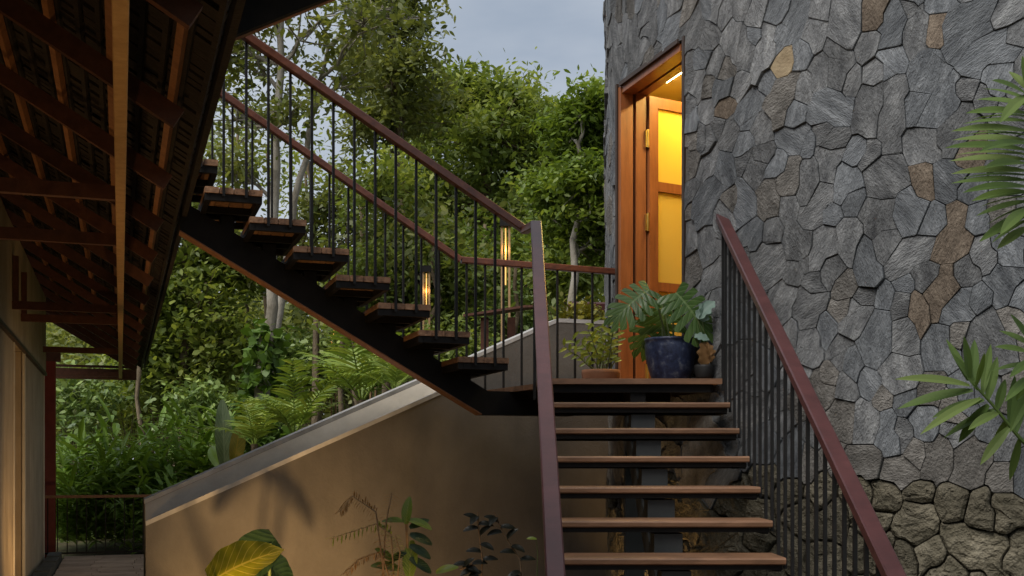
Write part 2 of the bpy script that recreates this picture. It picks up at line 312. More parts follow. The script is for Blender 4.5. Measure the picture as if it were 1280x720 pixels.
# --- stones read off the wall: x,y or x,y,x2,y2 for long ones; m = material key
ST = '''762 11;764 42;772 48;775 11 w;785 33;789 8;792 45 791 85;815 5 805 28;807 40;816 33;828 21;807 57;810 72 w;845 25 832 48 b;842 4;861 14 w;
764 72;774 76;769 111;764 139;769 160;764 188;771 205;765 225;771 250;764 268;770 290;765 312;771 335;765 360;770 385;765 412;770 438;764 462;
868 18 862 55;886 42;883 8 b;895 10;907 14;916 40 914 72;878 75;894 84;862 79;906 90;876 97 868 118;886 111 w;862 98;883 138;862 130;863 158;904 110;908 136 t;927 102;942 120 928 152;937 48 933 78;943 46;928 8;945 22;913 152 908 182;865 178 w;876 175;888 172 884 190;901 157;930 187;951 164;
971 12;960 44 950 95;958 102;997 8 979 50;981 80 c;1018 45;1000 73 b;1026 12;1061 8 1061 45;1091 15 t;1022 92;1052 65 1046 98;1088 58;1067 100;1092 94;993 105 968 142;997 138 b;1004 112;1027 127 1054 148;1089 118 1080 160;985 172 1003 180 b;1041 180;1031 170;1072 188 b;953 194;
1121 14 1114 48 b;1149 18 1141 58;1135 12;1166 38;1174 4;1144 -10;1225 15 1193 55;1117 78 b;1160 82 1158 100;1260 10;1272 42;1215 78 1255 55 b;1248 100 b;1124 118 1110 175;1185 108 1168 150 b;1146 132 b;1205 115;1202 142 1192 180;1228 128;1147 172 1162 192;1216 186 t;1084 190;1255 150;1240 185;1270 190;
864 195 862 212 w;890 175 881 215;904 202 911 228;930 200;950 203 944 222;970 206 b;991 210 980 238 w;1012 208 1006 245;1039 190 1036 212;892 238 878 272;864 236;930 236 936 265 b;960 240 965 262;912 247;904 267;1032 236 1008 275;986 262;938 294;970 288;993 290 1010 330;1031 290 1023 330;970 315 945 345;995 338;864 297;882 300 884 320;866 332;887 342;1040 337;1038 271 b;
1010 186 b;1098 210 1110 232;1154 227 t;1187 215 1190 235 b;1063 212 1058 238;1067 254;1136 255 1143 275;1192 268 1184 320 t;1168 265 1166 285 b;1100 268 1102 285;1060 290 1062 312;1083 305 1085 350;1110 297 1106 312;1152 303 1118 340;1057 355 w;1160 352;1179 350 1176 385 t;1107 372 b;1130 358 b;1077 372;1020 358;
976 372 970 402;1022 374 1000 398;1072 380 1065 412;1053 388 w;1128 378 1129 394;1148 378 1147 408 t;984 421;1012 418 1010 450;1035 405 1034 425 b;1050 430 1046 455;1098 403 1095 440 b;1133 405 1126 425;1066 458 b;1126 455 1124 480;1057 480;1090 478;1018 480 1025 505 w;1034 470;1048 512 1045 545 w;1084 512 1082 548;1108 498;1130 508;1112 525 1110 565;1131 545;1026 540;1000 465;
1197 368 1197 395 b;1207 340;1250 345 1255 375 b;1222 372;1262 400 w;1172 410 1176 450;1225 400 1238 450;1203 415 w;1160 488;1270 490;1276 378;1205 495;1240 490;1230 320;1262 310;1225 275;1255 270;1215 235;1255 232 b;1275 270;
1155 535;1058 580 1086 578 w;1115 586 1138 588 w;1148 565 w;1172 558 1172 588 w;1195 538;1216 558 1208 595 w;1250 600 w;1260 558;1240 535;1040 566 w;1015 580 w;985 575;955 560;1278 590;1190 512;'''
RUB = '''1072 617;1105 618;1148 614;1092 655;1138 640 1146 675;1200 672 1242 690;1195 630;1258 634;1128 700;1278 692;1178 715;1100 690;985 618;1022 614;1000 650;1037 655;990 692;1032 698;960 600;950 640;1068 690;1225 638;1160 690'''
def clip(poly, nx, ny, c):
    out = []
    for i in range(len(poly)):
        p, q = poly[i], poly[(i+1) % len(poly)]; dp = p[0]*nx + p[1]*ny - c; dq = q[0]*nx + q[1]*ny - c
        if dp <= 0: out.append(p)
        if (dp < 0 < dq) or (dq < 0 < dp):
            t = dp / (dp - dq); out.append((p[0] + (q[0]-p[0])*t, p[1] + (q[1]-p[1])*t))
    return out
seeds = []; mats_of = {}                   # (arc, height, half length, half width, angle, kind)
def addseeds(txt, kind):
    for e in txt.replace('\n', '').split(';'):
        q = e.split()
        if len(q) < 2: continue
        mk = q.pop() if not q[-1].lstrip('-').isdigit() else None
        q = list(map(float, q)); pts = [px_to_wall(q[i], q[i+1]) for i in range(0, len(q), 2)]; rs = random.Random(len(seeds))
        if len(pts) == 2:
            (s0, z0), (s1, z1) = pts; L_ = math.hypot(s1-s0, z1-z0)
            sd = ((s0+s1)/2, (z0+z1)/2, L_/2 + .10, .12, math.atan2(z1-z0, s1-s0), kind)
        else: sd = (*pts[0], .105 + .02*rs.random(), .09, R(rs.uniform(50, 120)), kind)
        mats_of[len(seeds)] = mk; seeds.append(sd)
addseeds(ST, 's'); addseeds(RUB, 'r')
LINE = lambda s: 1.45 + .05 * math.sin(s * 3.1) + .03 * math.sin(s * 7.7 + 1)
S_LO, S_HI = R(150) * TR, R(268) * TR; Z_LO, Z_HI = -.15, 7.2
rr = random.Random(3)
def fill(n, lo, hi, test, kind):
    for _ in range(n):
        s_ = rr.uniform(S_LO, S_HI); z_ = rr.uniform(Z_LO, Z_HI)
        if not test(s_, z_): continue
        if D0 - .02 < s_ < D1 + .02 and DZ0 - .02 < z_ < DZ1 + .02: continue
        a_ = rr.uniform(lo, hi); b_ = a_ * rr.uniform(.55, .9) if kind == 's' else a_ * rr.uniform(.65, .95); an = R(rr.gauss(70, 28)) if kind == 's' else R(rr.gauss(0, 25))
        bad = False
        for (x, z, A_, B_, t, _) in seeds:
            dx, dz = s_-x, z_-z; l_ = dx*dx + dz*dz
            if l_ > .5: continue
            l_ = math.sqrt(l_) + 1e-6; ph = math.atan2(dz, dx)
            r1 = 1/math.sqrt((math.cos(ph-t)/A_)**2 + (math.sin(ph-t)/B_)**2); r2 = 1/math.sqrt((math.cos(ph-an)/a_)**2 + (math.sin(ph-an)/b_)**2)
            if l_ < (r1 + r2) * ((.98 if hi > .09 else .80) if kind == 's' else .9): bad = True; break
        if bad: continue
        mats_of[len(seeds)] = None; seeds.append((s_, z_, a_, b_, an, kind))
fill(2500, .20, .26, lambda s, z: z > LINE(s) + .10, 's'); fill(4000, .12, .18, lambda s, z: z > LINE(s) + .05, 's'); fill(2500, .06, .08, lambda s, z: z > LINE(s) + .03, 's')
fill(2000, .17, .24, lambda s, z: z < LINE(s) - .08, 'r'); fill(4000, .05, .13, lambda s, z: z < LINE(s) - .04, 'r')
CELL = .010; NS, NZ = int((S_HI-S_LO)/CELL), int((Z_HI-Z_LO)/CELL)
best = np.full((NZ, NS), 1e9, dtype=np.float32); lab = np.full((NZ, NS), -1, dtype=np.int32)
gs = S_LO + (np.arange(NS)+.5)*CELL; gz = Z_LO + (np.arange(NZ)+.5)*CELL; GS, GZ = np.meshgrid(gs, gz)
WS = GS + .016*np.sin(11*GS+7*GZ) + .010*np.sin(31*GZ-23*GS); WZ = GZ + .016*np.sin(9*GZ-8*GS+1) + .010*np.sin(27*GS+19*GZ)
for i, (x, z, a_, b_, t, kind) in enumerate(seeds):
    w = .75; j0, j1 = max(0, int((x-w-S_LO)/CELL)), min(NS, int((x+w-S_LO)/CELL)); k0, k1 = max(0, int((z-w-Z_LO)/CELL)), min(NZ, int((z+w-Z_LO)/CELL))
    if j1 <= j0 or k1 <= k0: continue
    dx = WS[k0:k1, j0:j1]-x; dz = WZ[k0:k1, j0:j1]-z; u = (dx*math.cos(t)+dz*math.sin(t))/a_; v = (-dx*math.sin(t)+dz*math.cos(t))/b_
    ex = 2.3 if kind == 's' else 3.6; d = ((np.abs(u)**ex + np.abs(v)**ex)**(1/ex)).astype(np.float32)      # slightly squared ellipse: flatter joints
    sub = best[k0:k1, j0:j1]; msk = d < sub; sub[msk] = d[msk]; lab[k0:k1, j0:j1][msk] = i
lab[(GS > D0-.012) & (GS < D1+.012) & (GZ > DZ0) & (GZ < DZ1+.012)] = -1
def dp(pts, tol):
    if len(pts) < 3: return pts
    a, b = np.array(pts[0]), np.array(pts[-1]); P_ = np.array(pts); ab = b-a; l_ = np.hypot(*ab) or 1e-9
    d = np.abs(ab[0]*(P_[:,1]-a[1]) - ab[1]*(P_[:,0]-a[0]))/l_; k = int(d.argmax())
    if d[k] < tol: return [pts[0], pts[-1]]
    return dp(pts[:k+1], tol)[:-1] + dp(pts[k:], tol)
def outline(i):
    ks, js = np.nonzero(lab == i)
    if len(ks) < 14: return None
    k0, j0 = ks.min()-1, js.min()-1; m = np.zeros((ks.max()-k0+2, js.max()-j0+2), bool); m[ks-k0, js-j0] = True
    nxt = {}
    for k, j in zip(ks-k0, js-j0):
        if not m[k-1, j]: nxt.setdefault((j, k), []).append((j+1, k))
        if not m[k, j+1]: nxt.setdefault((j+1, k), []).append((j+1, k+1))
        if not m[k+1, j]: nxt.setdefault((j+1, k+1), []).append((j, k+1))
        if not m[k, j-1]: nxt.setdefault((j, k+1), []).append((j, k))
    big = []
    while nxt:
        st = next(iter(nxt)); loop = [st]; c = st
        while True:
            if c not in nxt: break
            q = nxt[c].pop()
            if not nxt[c]: del nxt[c]
            if q == st: break
            loop.append(q); c = q
        if len(loop) > len(big): big = loop
    if len(big) < 12: return None
    gv = [(j+j0, k+k0) for j, k in big]; jn = []
    for t, (j, k) in enumerate(gv):
        c4 = {lab[b_, a_] if 0 <= a_ < NS and 0 <= b_ < NZ else -2 for a_ in (j-1, j) for b_ in (k-1, k)}
        if len(c4) >= 3: jn.append(t)
    if len(jn) < 2: jn = [0, len(gv)//2]
    gv = gv[jn[0]:] + gv[:jn[0]]; jn = [t - jn[0] for t in jn] + [len(gv)]; gv = gv + [gv[0]]; out = []
    for a, b in zip(jn[:-1], jn[1:]):
        ch = [(S_LO + j*CELL, Z_LO + k*CELL) for j, k in gv[a:b+1]]; rv = ch[0] > ch[-1]
        if rv: ch = ch[::-1]
        q = dp(ch, .013); q = q[::-1] if rv else q; out += q[:-1]
    return out
def stone_shape(poly, kind, rs):
    cut = .004 if kind == 's' else .012; o2 = []; out = []
    for i in range(len(poly)):
        p, q = poly[i], poly[(i+1) % len(poly)]; L_ = math.hypot(q[0]-p[0], q[1]-p[1]); out.append(p)
        if L_ > .13:
            t = rs.uniform(.35,.65); o = 0.0 if kind == 's' else rs.uniform(-.004,.004); out.append((p[0]+(q[0]-p[0])*t-(q[1]-p[1])/L_*o, p[1]+(q[1]-p[1])*t+(q[0]-p[0])/L_*o))
    n = len(out)
    if n < 3: return None
    for i in range(n):
        p, a, b = out[i], out[i-1], out[(i+1) % n]
        la = math.hypot(a[0]-p[0], a[1]-p[1]); lb = math.hypot(b[0]-p[0], b[1]-p[1])
        if la < 1e-6 or lb < 1e-6: continue
        cs = ((p[0]-a[0])*(b[0]-p[0]) + (p[1]-a[1])*(b[1]-p[1]))/(la*lb)
        if cs > .85: o2.append(p); continue
        ta = min(cut*rs.uniform(.5,1.8)/la, .33); tb = min(cut*rs.uniform(.5,1.8)/lb, .33)
        o2 += [(p[0]+(a[0]-p[0])*ta, p[1]+(a[1]-p[1])*ta), (p[0]+(b[0]-p[0])*tb, p[1]+(b[1]-p[1])*tb)]
    out = o2; n = len(out)
    if n < 3: return None
    gap = rs.uniform(.0006, .0028) if kind == 's' else rs.uniform(.003, .009); res = []
    for i in range(n):
        p, a, b = out[i], out[i-1], out[(i+1) % n]
        def nr(u, v):
            l_ = math.hypot(v[0]-u[0], v[1]-u[1]) or 1; return (-(v[1]-u[1])/l_, (v[0]-u[0])/l_)
        n1, n2 = nr(a, p), nr(p, b); mx_, my_ = n1[0]+n2[0], n1[1]+n2[1]; l_ = math.hypot(mx_, my_) or 1
        res.append((p[0]+mx_/l_*gap, p[1]+my_/l_*gap))
    return res
stones = []
for idd, sd in enumerate(seeds):
    kind = sd[5]; rs = random.Random(idd * 7 + 1); ol = outline(idd)
    sh = stone_shape(ol, kind, rs) if ol and len(ol) >= 3 else None
    if not sh: continue
    cx = sum(p[0] for p in sh)/len(sh); cz = sum(p[1] for p in sh)/len(sh)
    ar = abs(sum(sh[i-1][0]*sh[i][1] - sh[i][0]*sh[i-1][1] for i in range(len(sh))))/2
    if ar < .0012: continue
    phi = cx / TR; w = tower_pt(phi, cz); px = 640 + F*w.x/w.y; py = HY - F*(w.z-EYE)/w.y
    facing = (Vector((w.x, w.y, 0)).normalized()).dot(Vector((math.cos(phi), math.sin(phi), 0))) < -.02
    vis = facing and 740 < px < 1300 and -30 < py < 745
    stones.append((0 if vis else 1, -ar, idd, kind, sh, cx, cz))
stones.sort(key=lambda t: (t[0], t[1]))
rest = {}
for rank, (nv, _, idd, kind, sh, cx, cz) in enumerate(stones):
    rs = random.Random(idd * 13 + 5); n = len(sh); mk = mats_of.get(idd)
    if kind == 'r': mat = M_moss
    elif mk: mat = {'t': M_tan, 'c': M_cream, 'b': M_blue, 'w': M_warmgrey}[mk]
    else: mat = rs.choices([M_stone, M_blue, M_warmgrey, M_tan], [.60, .26, .13, .01])[0]
    ang = seeds[idd][4] + R(rs.gauss(0, 14)) - math.pi/2; ca, sa = math.cos(ang), math.sin(ang)
    phi = cx/TR; nrm = Vector((math.cos(phi), math.sin(phi), 0)); tan = Vector((-math.sin(phi), math.cos(phi), 0))
    # looking at the wall from outside arc length grows to the right
    lx = tan*ca + UP*sa; ly = -tan*sa + UP*ca
    base_r = TR - .045 if kind == 's' else TR - .053
    h = rs.uniform(.042, .057) if kind == 's' else rs.uniform(.045, .085)
    tx, ty = rs.gauss(0, .045), rs.gauss(0, .035)
    def L(p, z): 
        dx, dz = p[0]-cx, p[1]-cz; return (dx*ca + dz*sa, -dx*sa + dz*ca, z)
    vs = [L(p, -.03) for p in sh]
    e = .004 if kind == 's' else .013
    def ring(t, zz, jz):
        r_ = []
        for p in sh:
            q = (p[0] + (cx-p[0])*t, p[1] + (cz-p[1])*t); r_.append(L(q, zz + tx*(q[0]-cx) + ty*(q[1]-cz) + rs.uniform(-jz, jz)))
        return r_
    vs += ring(0, h - e, .002); mxr = max(math.hypot(p[0]-cx, p[1]-cz) for p in sh)
    vs += ring(min(.2, (.004 if kind == 's' else .020)/mxr), h, .0025 if kind == 's' else .006)
    fs = []; K_ = 2
    if kind == 'r': vs += ring(.5, h + .005, .008); K_ = 3
    for k in range(K_):
        for i in range(n): fs.append((k*n+i, k*n+(i+1) % n, (k+1)*n+(i+1) % n, (k+1)*n+i))
    fs.append(tuple(range(K_*n, K_*n+n)))
    Mx = Matrix(((lx.x, ly.x, nrm.x, 0), (lx.y, ly.y, nrm.y, 0), (lx.z, ly.z, nrm.z, 0), (0,0,0,1)))
    Mx.translation = tower_pt(phi, cz, base_r)
    if rank < 298 and nv == 0:
        m = MB().add(vs, fs); o = m.build('stone', mat, tower, M=Mx, smooth=False)
    else:
        q = rest.setdefault(mat.name, MB()); q.add([Mx @ Vector(v) for v in vs], fs)
for k, q in rest.items(): q.build('stonework', bpy.data.materials[k], tower, kind='stuff')
print('stones', len(stones), 'visible', sum(1 for s in stones if s[0] == 0))

# --- door in the tower
pf, pn = tower_pt(D0/TR, 0, TR + .006), tower_pt(D1/TR, 0, TR - .02); pf.z = pn.z = 0
DW = (pn - pf).normalized(); DN = Vector((-DW.y, DW.x, 0))        # along the wall towards us; into the tower
if DN.dot(TC - pf) < 0: DN = -DN
door = thing('door', (pf + pn)/2 + UP*LAND, 'open red wood door with yellow lit glass panes in the stone tower', 'door')
zt = DZ1; zb = LAND
def jamb(at, d0, d1, w, name, mat, z0=zb, z1=zt, off=0):
    c = at + DN*((d0+d1)/2) + DW*off; MB().box((c.x, c.y, (z0+z1)/2), abs(d1-d0)/2, w/2, (z1-z0)/2, DN, DW, UP).build(name, mat, door)
jamb(pf, -.03, .075, .05, 'jamb', M_door, off=.02); jamb(pf, .10, .185, .06, 'jamb', M_door, off=.02)
jamb(pf, .075, .10, .02, 'jamb_groove', M_darkframe, off=.004)
jamb(pn, -.01, .19, .03, 'jamb', M_door, off=-.0)
jamb(pf, -.045, -.02, .03, 'edge_trim', M_darkframe, off=-.012, z1=zt+.03); jamb(pn, -.03, -.012, .03, 'edge_trim', M_darkframe, off=.006, z1=zt+.03)
mid = (pf+pn)/2; hl = (pn-pf).length/2
def headb(d0, d1, z0, z1, name, mat):
    c = mid + DN*((d0+d1)/2); MB().box((c.x, c.y, (z0+z1)/2), (d1-d0)/2, hl-.046, (z1-z0)/2, DN, DW, UP).build(name, mat, door)
headb(-.045, -.02, zt, zt+.03, 'edge_trim', M_darkframe); headb(-.02, .09, zt-.05, zt, 'head', M_door); headb(.09, .12, zt-.02, zt, 'head_groove', M_darkframe); headb(.12, .2, zt-.045, zt, 'head', M_door)
headb(-.05, .23, LAND-.03, LAND+.012, 'sill', M_floorin)
# leaf, swung inwards
lo_ = pf + DN*.20 + DW*.05; LD = (DN*.985 + DW*(-.17)).normalized(); LN = Vector((LD.y, -LD.x, 0)); LWid = .62; lz0, lz1 = LAND+.02, zt-.055
leaf = MB()
def lbox(m, a, b, z0, z1, th=.022): c = lo_ + LD*((a+b)/2); m.box((c.x, c.y, (z0+z1)/2), (b-a)/2, th, (z1-z0)/2, LD, LN, UP)
lbox(leaf, 0, .085, lz0, lz1); lbox(leaf, LWid-.085, LWid, lz0, lz1)
leafo = leaf.build('door_leaf', M_door, door)
bars = [(lz1-.085, lz1), (3.70, 3.775), (2.92, 2.99), (lz0, lz0+.16)]
for z0, z1 in bars: m = MB(); lbox(m, .085, LWid-.085, z0, z1, .0215); m.build('rail', M_door, leafo)
mg, n_, l_, b_ = newmat('frosted_lit_glass'); b_.inputs['Base Color'].default_value = (.85,.66,.17,1); b_.inputs['Roughness'].default_value = .12  # yellow of the lit room behind is put into the pane colour
trn = n_.new('ShaderNodeBsdfTranslucent'); trn.inputs[0].default_value = (.9,.72,.18,1); msh = n_.new('ShaderNodeMixShader'); msh.inputs[0].default_value = .55
l_.new(b_.outputs[0], msh.inputs[1]); l_.new(trn.outputs[0], msh.inputs[2]); l_.new(msh.outputs[0], n_['Material Output'].inputs[0])
for i in range(3): m = MB(); lbox(m, .086, LWid-.086, bars[i+1][1], bars[i][0], .004); m.build('pane', mg, leafo)
for z in (2.28, 2.84, 3.45, 4.10):
    m = MB(); c = lo_ - LD*.005 + LN*.0
    cc = pf + DN*.192 + DW*.058; m.box((cc.x, cc.y, z), .018, .012, .065, DN, DW, UP); m.tube([cc + DW*.012 + UP*(z-.07), cc + DW*.012 + UP*(z+.07)], .009, 8); m.build('hinge', M_brass, door)
# ceiling strip light inside the tower
q0, q1 = Vector((1.27, 9.36, 4.765)), Vector((1.80, 7.95, 4.765))
strip = thing('strip_light', (q0+q1)/2, 'glowing strip light on the ceiling inside the tower doorway', 'light')
MB().beam(q0 + UP*.022, q1 + UP*.022, .09, .03).build('housing', M_edge, strip)
MB().beam(q0, q1, .06, .02).build('diffuser', emit('warm_strip', (1,.86,.5), 9), strip)
al = bpy.data.lights.new('strip_lamp', 'AREA'); al.shape = 'RECTANGLE'; al.size = .1; al.size_y = 1.3; al.energy = 23; al.color = (1,.73,.20)
ao = bpy.data.objects.new('strip_lamp', al); COL.objects.link(ao); ao.location = (q0+q1)/2 - UP*.03; ao.rotation_euler = (0, 0, math.atan2((q1-q0).y, (q1-q0).x) - math.pi/2)

# ================================================================== main staircase
RISE, GO, Y0 = .17, .287, 7.30; XL, XR = .20, 1.366
main = thing('staircase', (.8, 4.0, 0), 'straight open staircase of red-brown timber treads climbing to the tower door', 'staircase')
for i in range(1, 13):
    yf = Y0 - GO*i; z = LAND - RISE*i; bw = random.Random(i)
    pr = [(0,-.010), (.004,-.003), (.012,0), (.315,0), (.315,-.036), (.010,-.036), (.002,-.030)]
    m = MB(); n = len(pr); vs = [(XL, yf+a, z+b) for a, b in pr] + [(XR, yf+a, z+b) for a, b in pr]
    m.add(vs, [(k, (k+1) % n, n+(k+1) % n, n+k) for k in range(n)] + [tuple(range(n))[::-1], tuple(range(n, 2*n))])
    t = m.build('tread', M_tread, main)
    fr = MB(); fr.beam((XL+.01, yf+.05, z-.050), (XR-.01, yf+.05, z-.050), .035, .026); fr.beam((XL+.01, yf+.285, z-.055), (XR-.01, yf+.285, z-.055), .035, .036)
    fr.beam((XL+.028, yf+.053, z-.055), (XL+.028, yf+.267, z-.055), .035, .036); fr.beam((XR-.028, yf+.053, z-.055), (XR-.028, yf+.267, z-.055), .035, .036)
    fr.build('steel_frame', M_steel, t)
    b = MB(); b.box((.83, yf+.16, z-.14), .075, .085, .066); b.build('bracket', M_greysteel, main)
MB().beam((.83, 7.55, LAND-.32), (.83, 3.75, LAND-.32-3.8*RISE/GO), .13, .19, c=.006).build('stringer', M_greysteel, main)
# landing
lp = [(.165, 7.30), (1.372, 7.30), (1.20, 7.98), (.98, 8.80), (.93, 8.98), (-.24, 8.62), (.165, 7.80)]
landing = thing('landing', (.6, 8.1, LAND-.3), 'timber landing with dark steel edge in front of the tower door', 'landing')
hp = [Vector((x, y, 0)) for x, y in lp]
def clip_band(poly, y0, y1):
    p = clip([(v[0], v[1]) for v in poly], 0, 1, y1); return clip(p, 0, -1, -y0)
yb = 7.30; k = 0
while yb < 8.95:
    y1 = min(yb + .135, 8.97); p = clip_band(lp, yb + .002, y1 - .003)
    if len(p) >= 3: MB().prism([(x, y, LAND-.036) for x, y in p], (0, 0, .036)).build('board', M_tread, landing)
    yb = y1 + .001; k += 1
fr = MB()
for i in range(len(lp)):
    a, b = Vector((*lp[i], LAND-.063)), Vector((*lp[(i+1) % len(lp)], LAND-.063)); c = Vector((.6, 8.1, LAND-.063))
    a = a + (c-a).normalized()*.10; b = b + (c-b).normalized()*.10
    fr.beam(a, b, .05, .05)
fr.beam((.83, 7.38, LAND-.106), (.83, 8.75, LAND-.106), .10, .12); fr.beam((.2, 7.9, LAND-.108), (1.15, 7.9, LAND-.108), .05, .11)
fr.build('steel_frame', M_steel, landing)
MB().beam((.83, 7.62, 0), (.83, 7.62, LAND-.175), .13, .12, up=(0,1,0)).build('post', M_greysteel, landing)

# ================================================================== upper flight
O2 = Vector((.13, 7.75, 0)); GO2 = .277; WID = .9
up = thing('staircase', (O2.x-1.5, O2.y+.2, 0), 'upper flight of weathered timber treads on a black steel beam rising left from the landing', 'staircase')
def fl2(L_, a_, z): return O2 - B2*L_ + A2*a_ + UP*z
for k in range(1, 10):
    Lc = .34 + GO2*(k-1); z = LAND + RISE*k
    t = MB(); zf = z - .062
    for s in (-.16, .16): t.beam(fl2(Lc+s, .015, zf), fl2(Lc+s, WID-.015, zf), .035, .045)
    for a_ in (.03, .40, .60, WID-.03): t.beam(fl2(Lc-.142, a_, zf), fl2(Lc+.142, a_, zf), .035, .043)
    to = t.build('tread', M_steel, up)
    for j in range(4):
        l0 = -.18 + j*.0905
        MB().beam(fl2(Lc+l0+.0435, 0, z-.020), fl2(Lc+l0+.0435, WID, z-.020), .087, .038, c=.004).build('board', M_treadB, to)
    zs_ = LAND + .35 + .568*(Lc-.2375) + .0 - .532 + .21
    MB().box(fl2(Lc, .50, (zs_-.06+z-.086)/2), .045, .05, max(.02, (z-.086-zs_+.06)/2), B2, A2, UP).build('support_block', M_steel, up)
ra = LAND - .532
p1, p2 = fl2(.2375, .5, ra + .341 + .10), fl2(3.3, .5, ra + .341 + .568*(3.3-.2375) + .10)
dz_ = Vector((0,0,1))
m = MB()
prof = [fl2(-.45, .44, ra+.335), fl2(.22, .44, ra+.335), fl2(2.31, .44, ra+.341+.568*2.0725), fl2(2.31, .44, ra+.551+.568*2.0725), fl2(.17, .44, ra+.5), fl2(-.45, .44, ra+.5)]
m.prism(prof, A2*.12).build('stringer', M_steel, up)
MB().prism([fl2(.22, .425, ra+.327), fl2(2.31, .425, ra+.333+.568*2.0725), fl2(2.31, .425, ra+.341+.568*2.0725), fl2(.22, .425, ra+.335)], A2*.15).build('stringer_flange', M_rwoodL, up)  # warm light under the black beam, painted as a pale brown strip
MB().prism([fl2(-.5, .425, ra+.327), fl2(.215, .425, ra+.327), fl2(.215, .425, ra+.3345), fl2(-.5, .425, ra+.3345)], A2*.15).build('stringer_flange', M_steel, up)

# ================================================================== railings
def zrail(Y): return LAND + 1.005 - RISE/GO*(Y0 - Y) * 1.02
for X, lab, nm in ((.157, 'left maroon handrail with thin dark bars along the main stairs', 'L'), (1.385, 'right maroon handrail with thin dark bars beside the stone tower', 'Rr')):
    rl = thing('railing', (X, 4.6, 0), lab, 'railing')
    yt = 7.30 if nm == 'L' else 7.42
    MB().beam((X, yt, zrail(yt)), (X, 3.55, zrail(3.55)), .072, .05, c=.006).build('handrail', M_maroon, rl)
    if nm == 'Rr': MB().beam((X+.03, yt-.04, zrail(yt)-.002), (X+.25, yt-.04, zrail(yt)-.002), .05, .045).build('wall_bracket', M_maroon, rl)
    xb = XL - .012 if nm == 'L' else XR + .012
    for i in range(1, 13):
        for q in (.07, .07 + GO/2):
            y = Y0 - GO*i + q; zb_ = LAND - RISE*i - .06
            MB().beam((xb, y, zb_), (xb, y, zrail(y)-.02), .016, .016, up=(0,1,0)).build('baluster', M_bar, rl)
    if nm == 'Rr':
        for y in (7.32, ): MB().beam((xb, y, LAND-.08), (xb, y, zrail(y)-.02), .016, .016, up=(0,1,0)).build('baluster', M_bar, rl)
K = Vector((.095, 7.70, EYE + 1.578)); SL = .585
nr = thing('railing', (-.8, 7.4, LAND), 'near handrail of the upper flight with thin black bars', 'railing')
MB().beam(K, K - B2*2.6 + UP*SL*2.6, .06, .052, c=.006).build('handrail', M_rail, nr)
MB().beam(K - B2*.01, Vector((.157, 7.36, zrail(7.30)+.01)), .058, .05, c=.006).build('handrail', M_rail, nr)
for k in range(1, 9):
    for q in (-.075, .064):
        Lb = .34 + GO2*(k-1) + q; b0 = fl2(Lb, -.012, LAND + RISE*k - .06); dL = (b0 - K).dot(-B2)
        if dL > .02: MB().beam(b0, Vector((b0.x, b0.y, K.z + SL*dL - .01)), .0165, .0165, up=A2).build('baluster', M_bar, nr)
for fr_ in (.35, .85):
    pb = Vector((.165, 7.82, 0)).lerp(Vector((.165, 7.42, 0)), fr_); MB().beam((pb.x-.012, pb.y, LAND-.12), (pb.x-.012, pb.y, K.z-.02), .0165, .0165, up=(0,1,0)).build('baluster', M_bar, nr)
K2 = Vector((-.392, 8.45, EYE + 1.509)); SL2 = .61
fr2 = thing('railing', (-1.0, 8.2, LAND), 'far handrail of the upper flight behind the treads', 'railing')
MB().beam(K2, K2 - B2*2.3 + UP*SL2*2.3, .055, .048, c=.006).build('handrail', M_rail, fr2)
for k in range(1, 9):
    for q in (-.075, .064):
        Lb = .34 + GO2*(k-1) + q; b0 = fl2(Lb, WID + .012, LAND + RISE*k - .06); dL = (b0 - K2).dot(-B2)
        if dL > -.05: MB().beam(b0, Vector((b0.x, b0.y, K2.z + SL2*max(dL, 0) - .01)), .015, .015, up=A2).build('baluster', M_bar, fr2)
br = thing('railing', (.3, 8.7, LAND), 'level rail behind the landing ending at the tower wall', 'railing')
E2 = Vector((.86, 8.86, EYE + 1.485))
MB().beam(K2 + (E2-K2).normalized()*.01, E2 + (E2-K2)*.03, .055, .048, c=.006).build('handrail', M_rail, br)
for i in range(9):
    p = K2.lerp(E2, (i+.35)/9.0); MB().beam((p.x, p.y, LAND-.1), (p.x, p.y, p.z-.01), .015, .015, up=A2).build('baluster', M_bar, br)

# ================================================================== retaining wall
def wl(L_, z, off=0): return Vector((.4, 9.3, 0)) - B2*L_ + A2*off + UP*z
rw = thing('retaining_wall', wl(1.6, 0), 'sloping ochre plaster garden wall with double grey coping below the upper flight', 'wall')
zl, zr_, Lk, Ll = 1.31, 2.775, .02, 3.28
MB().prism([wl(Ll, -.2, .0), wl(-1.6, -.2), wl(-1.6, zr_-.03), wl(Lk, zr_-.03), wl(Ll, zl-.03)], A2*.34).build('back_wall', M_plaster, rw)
cop = MB(); o = .004
for (La, za, Lb, zb2) in ((Ll+.0, zl, Lk, zr_), (Lk, zr_, -1.6, zr_)):
    a0, b0 = wl(La, za, -o), wl(Lb, zb2, -o)
    cop.prism([a0 - UP*.032, b0 - UP*.032, b0, a0], A2*(.34+2*o))
cop.build('coping', M_coping, rw)
dl = .004; fz = .15; th = .20
sl_ = (zr_-zl)/(Ll-Lk)
zf0 = zl - dl*0 + dl*sl_ - fz; zf1 = zf0 + sl_*(Ll-dl-.3)
fw = MB().prism([wl(Ll-dl, -.2, -th), wl(-1.6, -.2, -th), wl(-1.6, 2.0, -th), wl(.2, 2.0, -th), wl(.6, 2.02, -th), wl(.87, 2.12, -th), wl(.9, zf0 + sl_*(Ll-dl-.9)-.03, -th), wl(Ll-dl, zf0-.03, -th)], A2*(th-.002))
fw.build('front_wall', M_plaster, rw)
c2 = MB(); zf9 = zf0 + sl_*(Ll-dl-.9); a0, b0 = wl(Ll-dl, zf0, -th-.008), wl(.9, zf9, -th-.008)
